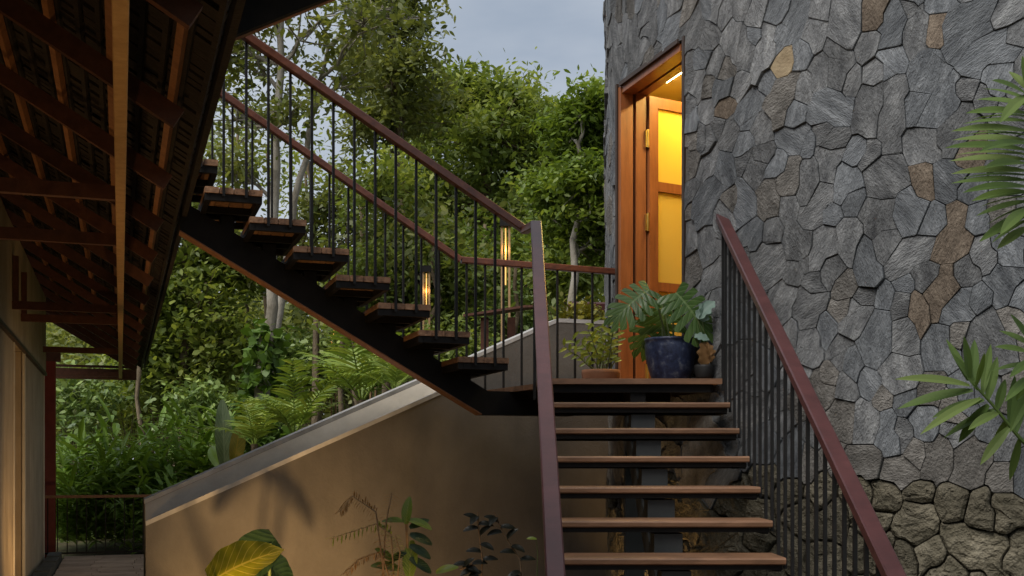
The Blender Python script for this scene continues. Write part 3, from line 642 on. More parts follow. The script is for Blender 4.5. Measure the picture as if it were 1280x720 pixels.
c2.prism([a0 - UP*.035, b0 - UP*.035, b0, a0], A2*.066).build('coping', M_coping, rw)
zq = lambda L_: zl + sl_*(Ll-L_)
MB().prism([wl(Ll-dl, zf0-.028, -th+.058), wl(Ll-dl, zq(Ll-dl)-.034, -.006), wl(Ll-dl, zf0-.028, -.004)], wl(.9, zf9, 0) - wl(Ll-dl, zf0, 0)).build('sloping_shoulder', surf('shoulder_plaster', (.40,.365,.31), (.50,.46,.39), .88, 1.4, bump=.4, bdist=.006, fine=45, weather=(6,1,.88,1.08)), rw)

# ================================================================== house on the left
HS = .88; ZB = EYE + 1.408; FLO = .22         # house module; eave beam height; floor level
def hb(u, d, z): return A2*(u*HS) - B2*(d*HS) + UP*z
house = thing('house', hb(15, 2.5, 0), 'dark timber house with deep raftered eaves and ochre plaster piers', 'house')
ES = .6; DE = -.42; zE = EYE + 1.56*HS
def zr(d): return zE + ES*(d + .39)*HS
U0, U1, DM = -1.0, 23.6, 2.6
nu = (B2 + UP*-ES).normalized(); rn = Vector((ES*B2.x, ES*B2.y, 1)).normalized()     # down-slope direction; roof normal
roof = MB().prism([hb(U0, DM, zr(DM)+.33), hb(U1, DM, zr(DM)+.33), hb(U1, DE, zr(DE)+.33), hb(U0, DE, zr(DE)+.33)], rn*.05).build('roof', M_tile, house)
yv = [Y_/.944 for Y_ in (1.6, 2.95, 4.3)]
uu = .4
while uu < U1 - .2:
    MB().beam(hb(uu, DE+.14, zr(DE+.14)+.10), hb(uu, DM, zr(DM)+.10), .04, .09, up=rn).build('rafter', M_rwood, roof); uu += 1.39
d_ = -.25
while d_ < 2.0:
    p0, p1 = hb(U0+.05, d_, zr(d_)+.175), hb(U1-.05, d_, zr(d_)+.175)
    MB().beam(p0, p1, .03, .04, up=rn).build('purlin', M_rwoodL, roof); d_ += .29
tl = MB(); rt = random.Random(5); u_ = U0 + .05
while u_ < U1 - .05:
    d_ = DE + .0
    while d_ < 2.2:
        z_ = rt.uniform(-.012, .012)
        tl.box(hb(u_+.041, d_+.10, zr(d_+.10)+.255+z_), .031, .095, .012, A2, -nu, rn); d_ += .195
    u_ += .082
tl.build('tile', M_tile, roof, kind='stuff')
bt = MB(); d_ = DE + .03
while d_ < 2.2: bt.beam(hb(U0+.05, d_, zr(d_)+.222), hb(U1-.05, d_, zr(d_)+.222), .022, .022, up=rn); d_ += .0975
bt.build('tile_batten', M_tile, roof, kind='stuff')
e = MB().beam(hb(U0, DE-.035, zr(DE)+.30), hb(U1, DE-.035, zr(DE)+.30), .03, .09); e.build('eave_edge', M_tile, roof)
MB().beam(hb(U0, 0, ZB+.05), hb(U1-.1, 0, ZB+.05), .052, .10, c=.004).build('eave_beam', surf('eave_beam_lit_timber', (0.390,0.225,0.090), (0.540,0.330,0.150), .5, 4, (4,4,4), .3, .004), house)  # golden lamp glow from below is put into the beam colour
for Yb in (6.93, 8.39, 12.25, 13.3, 17.0, 21.6):
    u_ = Yb/.944
    MB().beam(hb(u_, .028, ZB+.04), hb(u_, 1.2, ZB+.04), .05, .075).build('tie_beam', M_rwood, house)
    if 10 < Yb < 15: MB().beam(hb(u_, 1.05, ZB+.078), hb(u_, 1.05, ZB+.5), .05, .05, up=A2).build('strut', M_rwood, house)
    MB().beam(hb(u_, .0, ZB+.105), hb(u_, .0, zr(0)+.0), .045, .045, up=A2).build('strut', M_rwood, house)
WD = 1.085
def wbox(u0, u1, d0, d1, z0, z1, name, mat): return MB().box(hb((u0+u1)/2, (d0+d1)/2, (z0+z1)/2), (u1-u0)/2*HS, abs(d1-d0)/2*HS, (z1-z0)/2, A2, B2, UP).build(name, mat, house)
wbox(-1, 18.70, WD, WD+.3, EYE+1.17, zr(WD)+.05, 'upper_wall', M_wallh)
wbox(14.95, 18.66, WD+.03, WD+.3, -.1, EYE+1.166, 'pier', M_wallh)
wbox(-1, 13.5, WD+.03, WD+.3, -.1, EYE+1.166, 'pier', M_wallh)
wbox(13.5, 14.95, WD+.22, WD+.3, -.1, EYE+1.166, 'recessed_wall', M_wallh)
for u_ in (13.5, 14.95): wbox(u_-.035, u_+.035, WD+.018, WD+.05, -.05, EYE+1.164, 'edge_bead', M_edge)
wbox(18.62, 18.69, WD+.018, WD+.05, -.05, EYE+1.164, 'edge_bead', M_edge)
wbox(-1, 18.72, WD-.015, WD+.03, EYE+1.145, EYE+1.18, 'lintel_trim', M_darkframe)
wbox(18.45, 18.70, WD+.301, 2.34, -.1, zr(WD)+.05, 'end_wall', M_wallh)
wbox(20.98, 21.14, WD-.02, WD+.16, 0, ZB+.1, 'post', M_redpost); wbox(20.98, 21.14, WD+1.0, WD+1.16, 0, ZB+.1, 'post', M_redpost)
wbox(21.0, 21.12, WD-.1, 2.34, ZB+.1, ZB+.3, 'end_beam', M_rwood); wbox(23.3, 23.42, -.3, 2.3, ZB-.02, ZB+.16, 'end_beam', M_rwood)
wbox(23.44, 23.5, -.3, 2.3, ZB+.19, zr(.3)-.1, 'gable_board', M_rwood)
wbox(-1, 21.2, 2.35, 2.55, 0, zr(2.3), 'back_wall', M_wallh)
# upper roof verge over the top of the flight
vr = thing('roof_verge', P(295, 47, 6.5), 'dark sloping roof edge above the top of the upper flight', 'roof')
Av = P(295, 47, 6.5); dv = (B2 + UP*.54).normalized()
MB().prism([Av - dv*1.0 + UP*.0, Av + dv*1.7, Av + dv*1.7 + UP*.45, Av - dv*1.0 + UP*.45], -A2*.05).build('barge_board', M_steel, vr)
MB().prism([Av - dv*1.0 + UP*-.006, Av + dv*1.7 - UP*.006, Av + dv*1.7 + UP*.055, Av - dv*1.0 + UP*.055], A2*.04).build('trim', M_rwoodL, vr)
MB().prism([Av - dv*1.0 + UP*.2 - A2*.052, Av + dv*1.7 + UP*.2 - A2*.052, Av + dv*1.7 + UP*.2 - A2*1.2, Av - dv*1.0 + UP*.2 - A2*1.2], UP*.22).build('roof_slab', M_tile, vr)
# paving, kerb, fence at the end of the house
pav = MB().add([hb(11, 1.05, FLO-.02), hb(11, -.66, FLO-.02), hb(19.45, -.66, FLO-.02), hb(19.45, 1.05, FLO-.02)], [(0,1,2,3)]).build('path', M_mudmortar, kind='structure')
rw_ = random.Random(9); u_ = 12.0
while u_ < 19.3:
    d_ = -.60 + (rw_.random() * .2 - .3)
    while d_ < .86:
        w_ = .58; a_, b_ = max(d_, -.60), min(d_ + w_, .86)
        if b_ - a_ > .05: MB().box(hb(u_+.14, (a_+b_)/2, FLO-.008+rw_.uniform(-.002,.002)), .134*HS, (b_-a_)/2*HS-.004, .014, A2, B2, UP).build('paving_slab', M_paver, pav)
        d_ += w_
    u_ += .28
k_ = thing('kerb', hb(15, .95, 0), 'dark rough stone kerb along the foot of the plaster piers', 'kerb')
for i in range(9): MB().box(hb(12.3+i*.8, .97, FLO+.02+.01*(i % 3)), .345, .08, .06, A2, B2, UP).build('kerb_stone', M_kerb, k_)
lg = thing('low_ledge', hb(17, -.9, 0), 'low pale masonry ledge between the path and the garden wall', 'ledge')
MB().box(hb(16.6, -.92, .24), 2.2, .2, .24, A2, B2, UP).build('block', M_plaster, lg); MB().box(hb(16.6, -.92, .495), 2.22, .21, .014, A2, B2, UP).build('cap', M_coping, lg)
fn = thing('fence', hb(19.4, .2, 0), 'low dark metal fence with brown top rail at the end of the path', 'fence')
FU = 19.4; FT = FLO + .86
MB().beam(hb(FU, 1.15, FT), hb(FU, -.85, FT), .05, .04).build('top_rail', M_rwoodL, fn); MB().beam(hb(FU, 1.15, FLO+.06), hb(FU, -.85, FLO+.06), .025, .025).build('bottom_rail', M_bar, fn)
for i in range(13): MB().beam(hb(FU, 1.1-i*.145, FLO+.04), hb(FU, 1.1-i*.145, FT-.02), .014, .014, up=A2).build('baluster', M_bar, fn)
for d_ in (-.50, -.62, -.80): MB().beam(hb(FU, d_, 0), hb(FU, d_, FT+.02), .04, .04, up=A2).build('post', M_bar, fn)

# ================================================================== foliage builders
def leaf_cloud(cent, per, spread, size, asp=.45, upb=.6, rng=RNG):
    cent = np.asarray(cent, dtype=float); c = np.repeat(cent, per, axis=0); n = len(c)
    sp = np.asarray(spread) if np.ndim(spread) else np.array([spread, spread, spread*.5])
    p = c + rng.normal(size=(n, 3)) * sp
    nr = rng.normal(size=(n, 3)); nr[:, 2] = np.abs(nr[:, 2]) + upb; nr /= np.linalg.norm(nr, axis=1, keepdims=True)
    d = rng.normal(size=(n, 3)); d[:, 2] -= .35; d -= nr * (d*nr).sum(1, keepdims=True); d /= np.linalg.norm(d, axis=1, keepdims=True)
    s = np.cross(nr, d); L_ = size * rng.uniform(.5, 1.5, (n, 1)); w = L_ * asp * .5 * rng.uniform(.8, 1.2, (n, 1))
    q = np.stack([p, p + d*L_*.30 + s*w*.92 - nr*L_*.02, p + d*L_*.62 + s*w*.80 - nr*L_*.05, p + d*L_ - nr*L_*.14, p + d*L_*.62 - s*w*.80 - nr*L_*.05, p + d*L_*.30 - s*w*.92 - nr*L_*.02], axis=1)
    return q.reshape(-1, 3)
NLEAF = 0
def quads_mesh(name, vs, mat):
    global NLEAF
    n = len(vs) // 6; NLEAF += n; me = bpy.data.meshes.new(name); me.vertices.add(n*6); me.vertices.foreach_set('co', vs.astype(np.float32).ravel())
    me.loops.add(n*6); me.loops.foreach_set('vertex_index', np.arange(n*6, dtype=np.int32))
    me.polygons.add(n); me.polygons.foreach_set('loop_start', np.arange(0, n*6, 6, dtype=np.int32)); me.polygons.foreach_set('loop_total', np.full(n, 6, dtype=np.int32))
    me.materials.append(mat); me.update(calc_edges=True); return me
def wig(p, q, n, amp, rs):
    p, q = Vector(p), Vector(q); o = []
    for i in range(n + 1):
        t = i/n; w = math.sin(math.pi*t) * amp; o.append(p.lerp(q, t) + Vector((rs.uniform(-w, w), rs.uniform(-w, w), rs.uniform(-w, w)*.5)))
    return o
def tree(name, label, group, base_px, Y, trunk_px, blobs, lmat, size, dens, bark, tr=.12, twigs=26, spread=.32, seed=1, asp=.45, extra_trunks=()):
    rs = random.Random(seed); rng = np.random.default_rng(seed)
    b = P(base_px, 500, Y); b.z = H(b.x, b.y) - .1
    t = thing(name, b, label, 'tree', group)
    tp = [b] + [P(x, y, Y + dy) for x, y, dy in trunk_px]; m = MB()
    pts = []
    for i in range(len(tp)-1): pts += wig(tp[i], tp[i+1], 4, .06, rs)[:-1]
    pts.append(tp[-1]); k = len(pts); m.tube(pts, [tr*(1-.68*i/(k-1)) for i in range(k)], 9)
    for ex in extra_trunks:
        ep = [Vector(b) + Vector((rs.uniform(-.3,.3), rs.uniform(-.3,.3), 0))] + [P(x, y, Y + dy) for x, y, dy in ex]; q = []
        for i in range(len(ep)-1): q += wig(ep[i], ep[i+1], 4, .06, rs)[:-1]
        q.append(ep[-1]); m.tube(q, [tr*.7*(1-.65*i/(len(q)-1)) for i in range(len(q))], 7); pts += q
    m.build('trunk', bark, t, smooth=True)
    lim = MB(); cents = []
    for (x, y, r, dy) in blobs:
        c = P(x, y, Y + dy); rad = r/F*(Y+dy)
        low = [p for p in pts if p.z < c.z - rad*.2] or pts
        st = min(low, key=lambda p: (p - c).length + abs(p.z - (c.z - rad*1.2)))
        w = wig(st, c, 5, rad*.18, rs); lim.tube(w, [tr*.38*(1-.7*i/5) for i in range(6)], 6)
        for _ in range(twigs):
            d = Vector((rs.gauss(0,1), rs.gauss(0,1), rs.gauss(0,1)*.8+.1)).normalized(); e_ = c + d*rad*(rs.uniform(.4, 1.05) if rs.random() < .75 else rs.uniform(1.0, 1.45))
            s0 = w[rs.choice([2,3,4,5])] if rs.random() < .6 else c
            ww = wig(s0, e_, 3, rad*.08, rs); lim.tube(ww, [max(.016, tr*.13), max(.013, tr*.10), .010, .005], 4, cap=False)
            cents.append(tuple(e_));
            if rs.random() < .5: cents.append(tuple(ww[2]))
    lim.build('limb', bark, t)
    link('crown', quads_mesh('crown', leaf_cloud(cents, int(dens*1.5), spread*.74, size*.82, asp, rng=rng), lmat), t)
    return t
FG = 'trees of the wood behind the stairs'
tree('tall_tree', 'tall open tree with pale trunk and sparse leaves against the sky at upper left', FG, 338, 17, [(335,430,0), (343,250,0), (352,80,0), (356,-40,0)],
     [(322,70,55,.5),(400,25,58,0),(296,150,36,.8),(455,30,50,-.3),(428,100,38,.5),(330,-10,60,0),(490,10,45,.6),(300,215,30,0),(365,140,30,-.6),(280,60,40,.3)], L_olive, .15, 13, M_palebark, .11, 16, .26, 21, .5, extra_trunks=[[(365,280,.6),(385,170,.6),(410,60,.6)]])
tree('leaning_tree', 'dense olive leaved tree whose dark crown tops the skyline left of the sky gap', FG, 500, 22, [(505,400,0), (498,200,0), (492,40,0)],
     [(494,18,38,0),(465,80,44,.8),(505,86,34,-.5),(480,150,40,0),(510,135,44,1),(480,-20,46,0)], L_olive, .17, 30, M_bark, .2, 30, .34, 22)
tree('broad_tree', 'broad green tree with rounded clumps in the middle below the sky', FG, 600, 26, [(605,400,0), (608,220,0), (612,120,0)],
     [(585,118,34,0),(630,122,32,0),(660,146,32,1),(690,168,28,0),(560,165,52,1.5),(620,175,55,-1),(672,205,50,.5),(540,235,50,0),(600,255,55,1),(655,275,50,-1),(700,225,38,.6),(565,128,36,0)], L_mid, .19, 42, M_bark, .24, 34, .40, 23)
tree('bright_tree', 'bright green tree with slim pale trunk right beside the tower edge', FG, 712, 16, [(712,395,0), (716,300,0), (726,215,0), (727,150,0)],
     [(735,135,28,0),(712,170,24,.5),(752,180,26,.4),(735,225,34,-.3),(695,235,26,.4),(758,250,26,0),(705,285,26,.6),(745,300,30,.3)], L_bright, .12, 34, M_palebark, .075, 30, .20, 24)
tree('shade_tree', 'leafy tree behind the lower left of the upper flight with large hanging leaves', FG, 225, 24, [(228,480,0), (232,330,0), (236,230,0)],
     [(225,330,38,0),(262,315,36,.5),(205,385,42,0),(255,385,42,-.4),(225,440,45,.5),(280,440,36,0),(300,350,34,.6),(190,450,40,0),(255,490,40,.3),(240,265,32,0)], L_mid, .20, 24, M_bark, .14, 26, .36, 25, .5)
tree('slender_tree', 'slender tree with feathery mid green crown behind the highest treads', FG, 392, 23, [(395,430,0), (390,280,0), (385,190,0)],
     [(440,250,36,0),(385,310,40,.6),(425,325,42,0),(345,330,34,.4),(460,300,38,.8),(320,310,30,0),(400,260,26,0)], L_olive, .16, 16, M_bark, .09, 22, .32, 26)
tree('middle_tree', 'mid green tree seen between the bars of the upper flight', FG, 486, 20, [(484,430,0), (482,310,0), (478,220,0)],
     [(480,235,38,0),(510,290,42,.4),(465,345,40,0),(520,360,40,.5),(555,330,38,0),(440,390,38,0),(560,400,36,.3),(505,420,38,0)], L_mid, .16, 27, M_bark, .10, 26, .30, 27)
tree('young_tree', 'young bright tree behind the rail knee and tall lamp post', FG, 606, 21, [(606,430,0), (602,330,0), (606,280,0)],
     [(590,320,38,0),(630,330,36,.4),(605,380,34,0),(650,360,32,.3),(575,375,30,0),(675,310,34,.4),(690,345,30,0)], L_bright, .14, 24, M_bark, .09, 24, .28, 28)
# far wood
rs = random.Random(44); cents = []; tm = MB()
for i in range(420):
    px = rs.uniform(40, 800); Y = rs.uniform(32, 46); top = (355 if px < 470 else 285) + 30*math.sin(px*.017+1) + 25*math.sin(px*.05)
    py = rs.uniform(top, 560); c = P(px, py, Y)
    for _ in range(6): cents.append((c.x + rs.gauss(0,.7), c.y + rs.gauss(0,.7), c.z + rs.gauss(0,.55)))
fo = link('far_wood', quads_mesh('far_wood', leaf_cloud(cents, 36, .5, .27, .5), L_far), kind='stuff')
tag(fo, 'hazy green mass of distant woodland behind the nearer trees', 'woodland')
for i in range(15):
    px = 190 + i*38 + rs.uniform(-14, 14); Y = rs.uniform(19, 30); b = P(px, 560, Y); b.z = H(b.x, b.y)
    t = thing('thin_trunk_tree', b, ['first','second','third','fourth','fifth','sixth','seventh','eighth','ninth','tenth','eleventh','twelfth','thirteenth','fourteenth','fifteenth'][i] + ' from left of the thin bare trunks standing deep in the wood', 'tree', 'thin trunks deep in the wood')
    top = P(px + rs.uniform(-15, 15), rs.uniform(150, 250) if px < 470 else rs.uniform(255, 330), Y); w = wig(b, top, 8, .25, rs)
    MB().tube(w, [rs.uniform(.045,.085)*(1-.5*k/8) for k in range(9)], 7).build('trunk', M_bark, t, smooth=True)
    cc = [tuple(top + Vector((rs.gauss(0,.7), rs.gauss(0,.7), rs.gauss(-.3,.45)))) for _ in range(12)]
    link('crown', quads_mesh('crown', leaf_cloud(cc, 40, .4, .14, .5), rs.choice([L_olive, L_mid])), t)
# understory shrubs
def shrub(name, label, group, px, py, Y, rpx, n, lmat, size, dens, spread=.2, asp=.5, cat='shrub', flat=.8):
    rs = random.Random(int(px*3+py)); c = P(px, py, Y); r = rpx/F*Y; b = Vector((c.x, c.y, H(c.x, c.y)))
    t = thing(name, b, label, cat, group); st = MB(); cents = []
    for _ in range(n):
        d = Vector((rs.gauss(0,1), rs.gauss(0,1), rs.gauss(0,1)*flat)).normalized(); e_ = c + d*r*rs.uniform(.3, 1.05)
        if e_.z < b.z + .1: e_.z = b.z + rs.uniform(.1, .4)
        cents.append(tuple(e_))
        if rs.random() < .35: st.tube(wig(b + Vector((rs.gauss(0,.12), rs.gauss(0,.12), 0)), e_, 3, r*.12, rs), [.014,.011,.008,.004], 4, cap=False)
    st.build('stems', M_bark, t); link('foliage', quads_mesh('foliage', leaf_cloud(cents, int(dens*1.5), spread*.85, size*.88, asp), lmat), t)
    return t
UG = 'understory shrubs behind the garden wall'
for a in [('dark_shrub','dark green shrub directly right of the red post and under the eave',95,505,24,55,60,L_dark,.17,22),
          ('dark_shrub','dark broad shrub left of the vine covered trunk',165,500,26,62,70,L_mid,.18,22),
          ('dark_shrub','dark shrub just left of the vine covered trunk base',255,520,22,50,60,L_dark,.16,22),
          ('dark_shrub','deep green shrub behind the feathery yellow palm',375,450,24,52,70,L_dark,.17,22),
          ('dark_shrub','shaded shrub behind the palm nearest the stair beam',455,440,24,50,70,L_dark,.16,22),
          ('leafy_shrub','leafy shrub under the lowest treads of the upper flight',560,440,18,42,55,L_mid,.13,22),
          ('leafy_shrub','leafy green shrub behind the landing rail left of the tower',715,345,19,40,60,L_mid,.15,24),
          ('leafy_shrub','dark hedge shrub behind the slatted shelter',640,400,20,42,55,L_dark,.14,24),
          ('dark_shrub','dark shrub crowding the fence from behind',120,650,21.5,48,60,L_dark,.2,16),
          ('leafy_shrub','rough shrub above the strap leaved plants near the banana leaf',215,470,25,45,60,L_mid,.17,22),
          ('dark_shrub','tall dark thicket filling the gap beneath the shade tree',300,470,27,55,70,L_dark,.18,22),
          ('yellow_shrub','low yellow flowering shrub along the top of the wall by the tower',722,393,12,24,30,L_yshrub,.07,16)]:
    nm, lb, x, y, Y, r, n_, lm, sz, dn = a; shrub(nm, lb, UG, x, y, Y, r, n_, lm, sz, dn, .26 if Y > 15 else .1, flat=.8 if nm != 'yellow_shrub' else .3)
# vine covered trunk
vt = P(322, 560, 16.5); vt.z = H(vt.x, vt.y)
t = thing('vine_covered_trunk', vt, 'trunk wrapped in bright climbing leaves left of the feathery palm', 'tree', FG)
top = P(333, 415, 16.5); MB().tube(wig(vt, top, 6, .06, rs), [.12]*7, 9).build('trunk', M_palebark, t, smooth=True)
cc = []
for i in range(150):
    k = rs.random(); p = vt.lerp(top, .1+.9*k); r = .34*(1.15-k)+.07; an = rs.uniform(0, 6.28); cc.append((p.x+r*math.cos(an), p.y+r*math.sin(an)*.8, p.z+rs.uniform(-.1,.1)))
link('foliage', quads_mesh('foliage', leaf_cloud(cc, 9, .09, .15, .75, .2), L_vine), t)

# strap-leaf (ginger) plants: canes of arching leaves, copied as individuals
def strip_leaf(m, p, d, L_, w, droop, up=UP, seg=5):
    d = Vector(d).normalized(); side = d.cross(up); side = side.normalized() if side.length > 1e-4 else Vector((1,0,0)); pts = []
    q = Vector(p); o = len(m.v)
    for i in range(seg+1):
        t = i/seg; ww = w*(math.sin(math.pi*min(1, t*.92+.08))**.8) if i < seg else 0.0
        nrm = side.cross(d).normalized()
        m.v += [tuple(q + side*ww*.5 + nrm*ww*.12), tuple(q), tuple(q - side*ww*.5 + nrm*ww*.12)]
        d = (d - UP*droop/seg).normalized(); q = q + d*(L_/seg)
    for i in range(seg):
        a = o+i*3; m.f += [(a, a+1, a+4, a+3), (a+1, a+2, a+5, a+4)]
cane_meshes = []
for v in range(4):
    rs = random.Random(100+v); m = MB(); h = rs.uniform(1.25, 1.7); lean = .45
    for i in range(13):
        t = .22 + .78*i/12; p = Vector((lean*t*t*h*.5, 0, h*t*(1-.12*t))); s = 1 if i % 2 else -1
        strip_leaf(m, p, (.55+rs.uniform(-.2,.3), s*rs.uniform(.5,.95), .55+rs.uniform(-.2,.3)), rs.uniform(.42,.60), rs.uniform(.070,.10), rs.uniform(.7,1.3))
    strip_leaf(m, p, (.5, 0, .8), .42, .07, .6)
    cane_meshes.append((m.mesh('cane', L_ginger), lean, h))
GG = 'strap leaved plants beyond the fence'
spots = [(80,19.9,1.05),(112,20.3,1.1),(140,20.0,1.0),(172,20.6,1.1),(203,20.2,1.0),(232,20.7,1.12),(262,20.2,1.05),(96,21.6,1.25),(150,21.8,1.3),(195,22.0,1.28),(245,21.7,1.3),(285,21.0,1.2),(70,21.0,1.1),(218,19.2,.85),(180,19.0,.8),(128,21.0,1.2)]
gl = ['nearest the red post','just right of the red post','third from the post in the front row','in the middle of the front row','front row left of the sloping wall','above the left end of the sloping wall','beside the upright grey banana leaf','tall one behind the fence near the house','tall one rising over the middle of the fence','tall one behind the fence end post','tall one left of the banana leaf','tall one behind the banana leaf','half hidden by the red post','small one peeping over the wall corner','small one next to the fence end post','back row left of centre']
for i, (px, Y, sc) in enumerate(spots):
    rs = random.Random(500+i); Y -= 2.0; b = P(px, 600, Y); b.z = H(b.x, b.y)
    t = thing('strap_leaf_plant', b, 'arching green strap leaved plant ' + gl[i], 'plant', GG, world=False)
    for k in range(15):
        me, _, _ = cane_meshes[(i+k) % 4]; az = k*2*math.pi/15*2 + rs.uniform(-.3,.3); s_ = sc*rs.uniform(.75,1.12)
        link('cane', me, t, M=Matrix.Translation((rs.gauss(0,.12), rs.gauss(0,.12), 0)) @ Matrix.Rotation(az, 4, 'Z') @ Matrix.Rotation(rs.uniform(-.25,.2), 4, 'Y') @ Matrix.Scale(s_, 4))
# feathery palms
def frond_mesh(seed, L_=1.5, n=24, ll=.5, lw=.05, droop=1.0, mat=None, vee=.5):
    rs = random.Random(seed); m = MB(); d = Vector((.45, 0, .9)).normalized(); q = Vector((0,0,0)); pts = [q.copy()]; ds = [d.copy()]
    for i in range(n): d = (d + Vector((.3,0,-1))*droop/n).normalized(); q = q + d*(L_/n); pts.append(q.copy()); ds.append(d.copy())
    m.tube(pts, [.016*(1-.8*i/n) for i in range(n+1)], 5)
    for i in range(int(n*.2), n+1):
        t = i/n; d = ds[i]; nrm = Vector((-d.z, 0, d.x)); l_ = ll*(.45+.55*math.sin(math.pi*min(1, .18+t*.8)))
        for s in (-1, 1):
            dr = (d*.75 + Vector((0, s, 0)) + nrm*vee*.5).normalized(); strip_leaf(m, pts[i], dr, l_*rs.uniform(.85,1.1), lw*rs.uniform(.8,1.15), rs.uniform(.3,.9), up=nrm, seg=4)
    return m.mesh('frond', mat)
fm = [frond_mesh(1, 1.4, 24, .42, .045, .9, L_palm), frond_mesh(2, 1.2, 20, .40, .045, 1.1, L_palm), frond_mesh(3, 1.6, 24, .45, .05, .75, L_palm)]
for (px, py, Y, n_, sc, lb) in [(368,548,13.5,8,.62,'feathery yellow green palm just above the sloping wall'), (452,505,13.2,10,.78,'spreading green palm under the upper flight beam'), (318,560,14.5,7,.6,'small palm at the foot of the vine covered trunk'), (492,492,12.5,6,.5,'small palm where the wall meets the stair beam')]:
    b = P(px, py, Y); zg = H(b.x, b.y); rs = random.Random(px); t = thing('feathery_palm', (b.x, b.y, zg), lb, 'palm', 'feathery palms behind the wall', world=False)
    hh = max(.05, b.z - zg); MB().tube([(0,0,-.1), (0,0,hh+.05)], [.06,.045], 8).build('stem', M_bark, t)
    for k in range(n_): link('frond', fm[k % 3], t, M=Matrix.Translation((0,0,hh)) @ Matrix.Rotation(k*2.4+rs.uniform(-.3,.3), 4, 'Z') @ Matrix.Rotation(rs.uniform(-.35,.25), 4, 'Y') @ Matrix.Scale(sc*rs.uniform(.8,1.1), 4))
# broad single leaves
def broad_leaf(L_, wf, seg=14, across=6, curl=.3, fold=.15, wave=.0, mat=None, name='leaf', tipdrop=.0):
    m = MB(); m.uv = []; q = Vector((0,0,0)); th = 0
    for i in range(seg+1):
        t = i/seg; w = wf(t)*L_; ang = -curl*t
        x = L_*t*math.cos(ang*.5); z = L_*t*math.sin(ang*.5)
        for j in range(across+1):
            s = (j/across)*2 - 1; m.v.append((x, s*w*math.cos(fold*abs(s)), z + abs(s)*w*math.sin(fold) + wave*L_*math.sin(t*23+s*2)*abs(s)**2)); m.uv.append((s, t))
    for i in range(seg):
        for j in range(across): a = i*(across+1)+j; m.f.append((a, a+1, a+across+2, a+across+1))
    return m.mesh(name, mat, True)
def aim(p, d, nrm):                       # local x along d, z near nrm
    x = Vector(d).normalized(); z = Vector(nrm); z = (z - x*z.dot(x)).normalized(); y = z.cross(x)
    M_ = Matrix(((x.x,y.x,z.x,0),(x.y,y.y,z.y,0),(x.z,y.z,z.z,0),(0,0,0,1))); M_.translation = Vector(p); return M_
bl = lambda t: .13*math.sin(math.pi*min(1, t*.93+.05))**.6
b = P(285, 575, 15.0); b.z = H(b.x, b.y)
bn = thing('banana_plant', b, 'upright grey green banana leaf with a yellowing leaf beside it', 'plant')
pb = P(283, 585, 15.0); MB().tube([b, pb], [.05,.035], 8).build('stem', M_stem, bn)
link('leaf', broad_leaf(.95, bl, 18, 6, .2, .35, .006, L_banana), bn, M=aim(P(281,588,15.0), (-.02,-.05,1), (.3,-1,.1)))
link('leaf', broad_leaf(.55, lambda t: .2*math.sin(math.pi*min(1,t*.93+.05))**.6, 12, 6, .8, .3, .006, leafmat('yellowing_leaf',(.12,.12,.02),(.22,.19,.03),(.32,.22,.04),.35,.45,True)), bn, M=aim(P(292,580,15.0), (.25,-.2,.9), (.5,-1,.2)), label='yellowing leaf')
link('leaf', broad_leaf(.7, bl, 14, 6, .9, .3, .006, L_ginger), bn, M=aim(P(284,592,15.0), (-.6,.3,.7), (-.3,-1,.5)))

# ================================================================== lamp posts, shelter, far rail
ML = emit('lamp_glow', (1,.56,.16), .34); M_lampwood = surf('lamp_post_timber', (.30,.18,.08), (.42,.27,.13), .6, 4, (6,6,1))
for px, Yl, lb in ((632,14.4,'tall glowing lamp post behind the rail knee left of the main handrail'), (533,17.9,'glowing lamp post with dark cap seen behind the lower treads'), (466,21.0,'small glowing lamp post glimpsed between two treads'), (417,25.2,'farthest glowing lamp post left of the stair beam')):
    top = P(px, 283, 14.4); top = Vector(((px-640)/F*Yl, Yl, EYE + 3.0)); zg = H(top.x, top.y)
    t = thing('lamp_post', (top.x, top.y, zg), lb, 'lamp', 'lamp posts along the wood path')
    for s in (-1, 1): MB().box((top.x+s*.047, top.y, (zg+top.z)/2), .014, .03, (top.z-zg)/2, ).build('upright', M_lampwood, t)
    MB().box((top.x, top.y, top.z+.05), .075, .06, .05).build('cap', M_steel, t)
    MB().tube([(top.x, top.y, top.z-.02), (top.x, top.y, top.z-.75)], .009, 8).build('glow_tube', ML, t)
    MB().box((top.x, top.y, zg+.03), .1, .08, .05).build('base', M_steel, t)
    pl = bpy.data.lights.new('lamp_light', 'POINT'); pl.energy = 1.0; pl.color = (1,.62,.25); pl.shadow_soft_size = .05
    po = bpy.data.objects.new('lamp_light', pl); COL.objects.link(po); po.location = (top.x, top.y-.03, top.z-.3)
sc_ = P(628, 400, 12.6); zg = H(sc_.x, sc_.y)
sh = thing('slatted_shelter', (sc_.x, sc_.y, zg), 'low dark slatted roof shelter behind the wall near the lamp post', 'shelter')
for i in range(12): MB().beam((sc_.x-.42+i*.022, sc_.y-.5+i*.085, EYE+1.56+i*.012), (sc_.x+.26+i*.022, sc_.y-.5+i*.085, EYE+1.66+i*.012), .045, .025).build('slat', M_rwood, sh)
for s in (-.2, .1):
    MB().box((sc_.x+s, sc_.y, (zg+EYE+1.6)/2), .045, .045, (EYE+1.6-zg)/2).build('post', M_rwood, sh)
fbp = P(735, 384, 12.8); zg = H(fbp.x, fbp.y)
fb = thing('timber_barrier', (fbp.x, fbp.y, zg), 'maroon horizontal beam over yellow shrubs between landing rail and tower', 'barrier')
MB().beam((fbp.x-.22, fbp.y, fbp.z), (fbp.x+1.2, fbp.y+.2, fbp.z), .1, .12, c=.02).build('beam', M_maroon, fb)
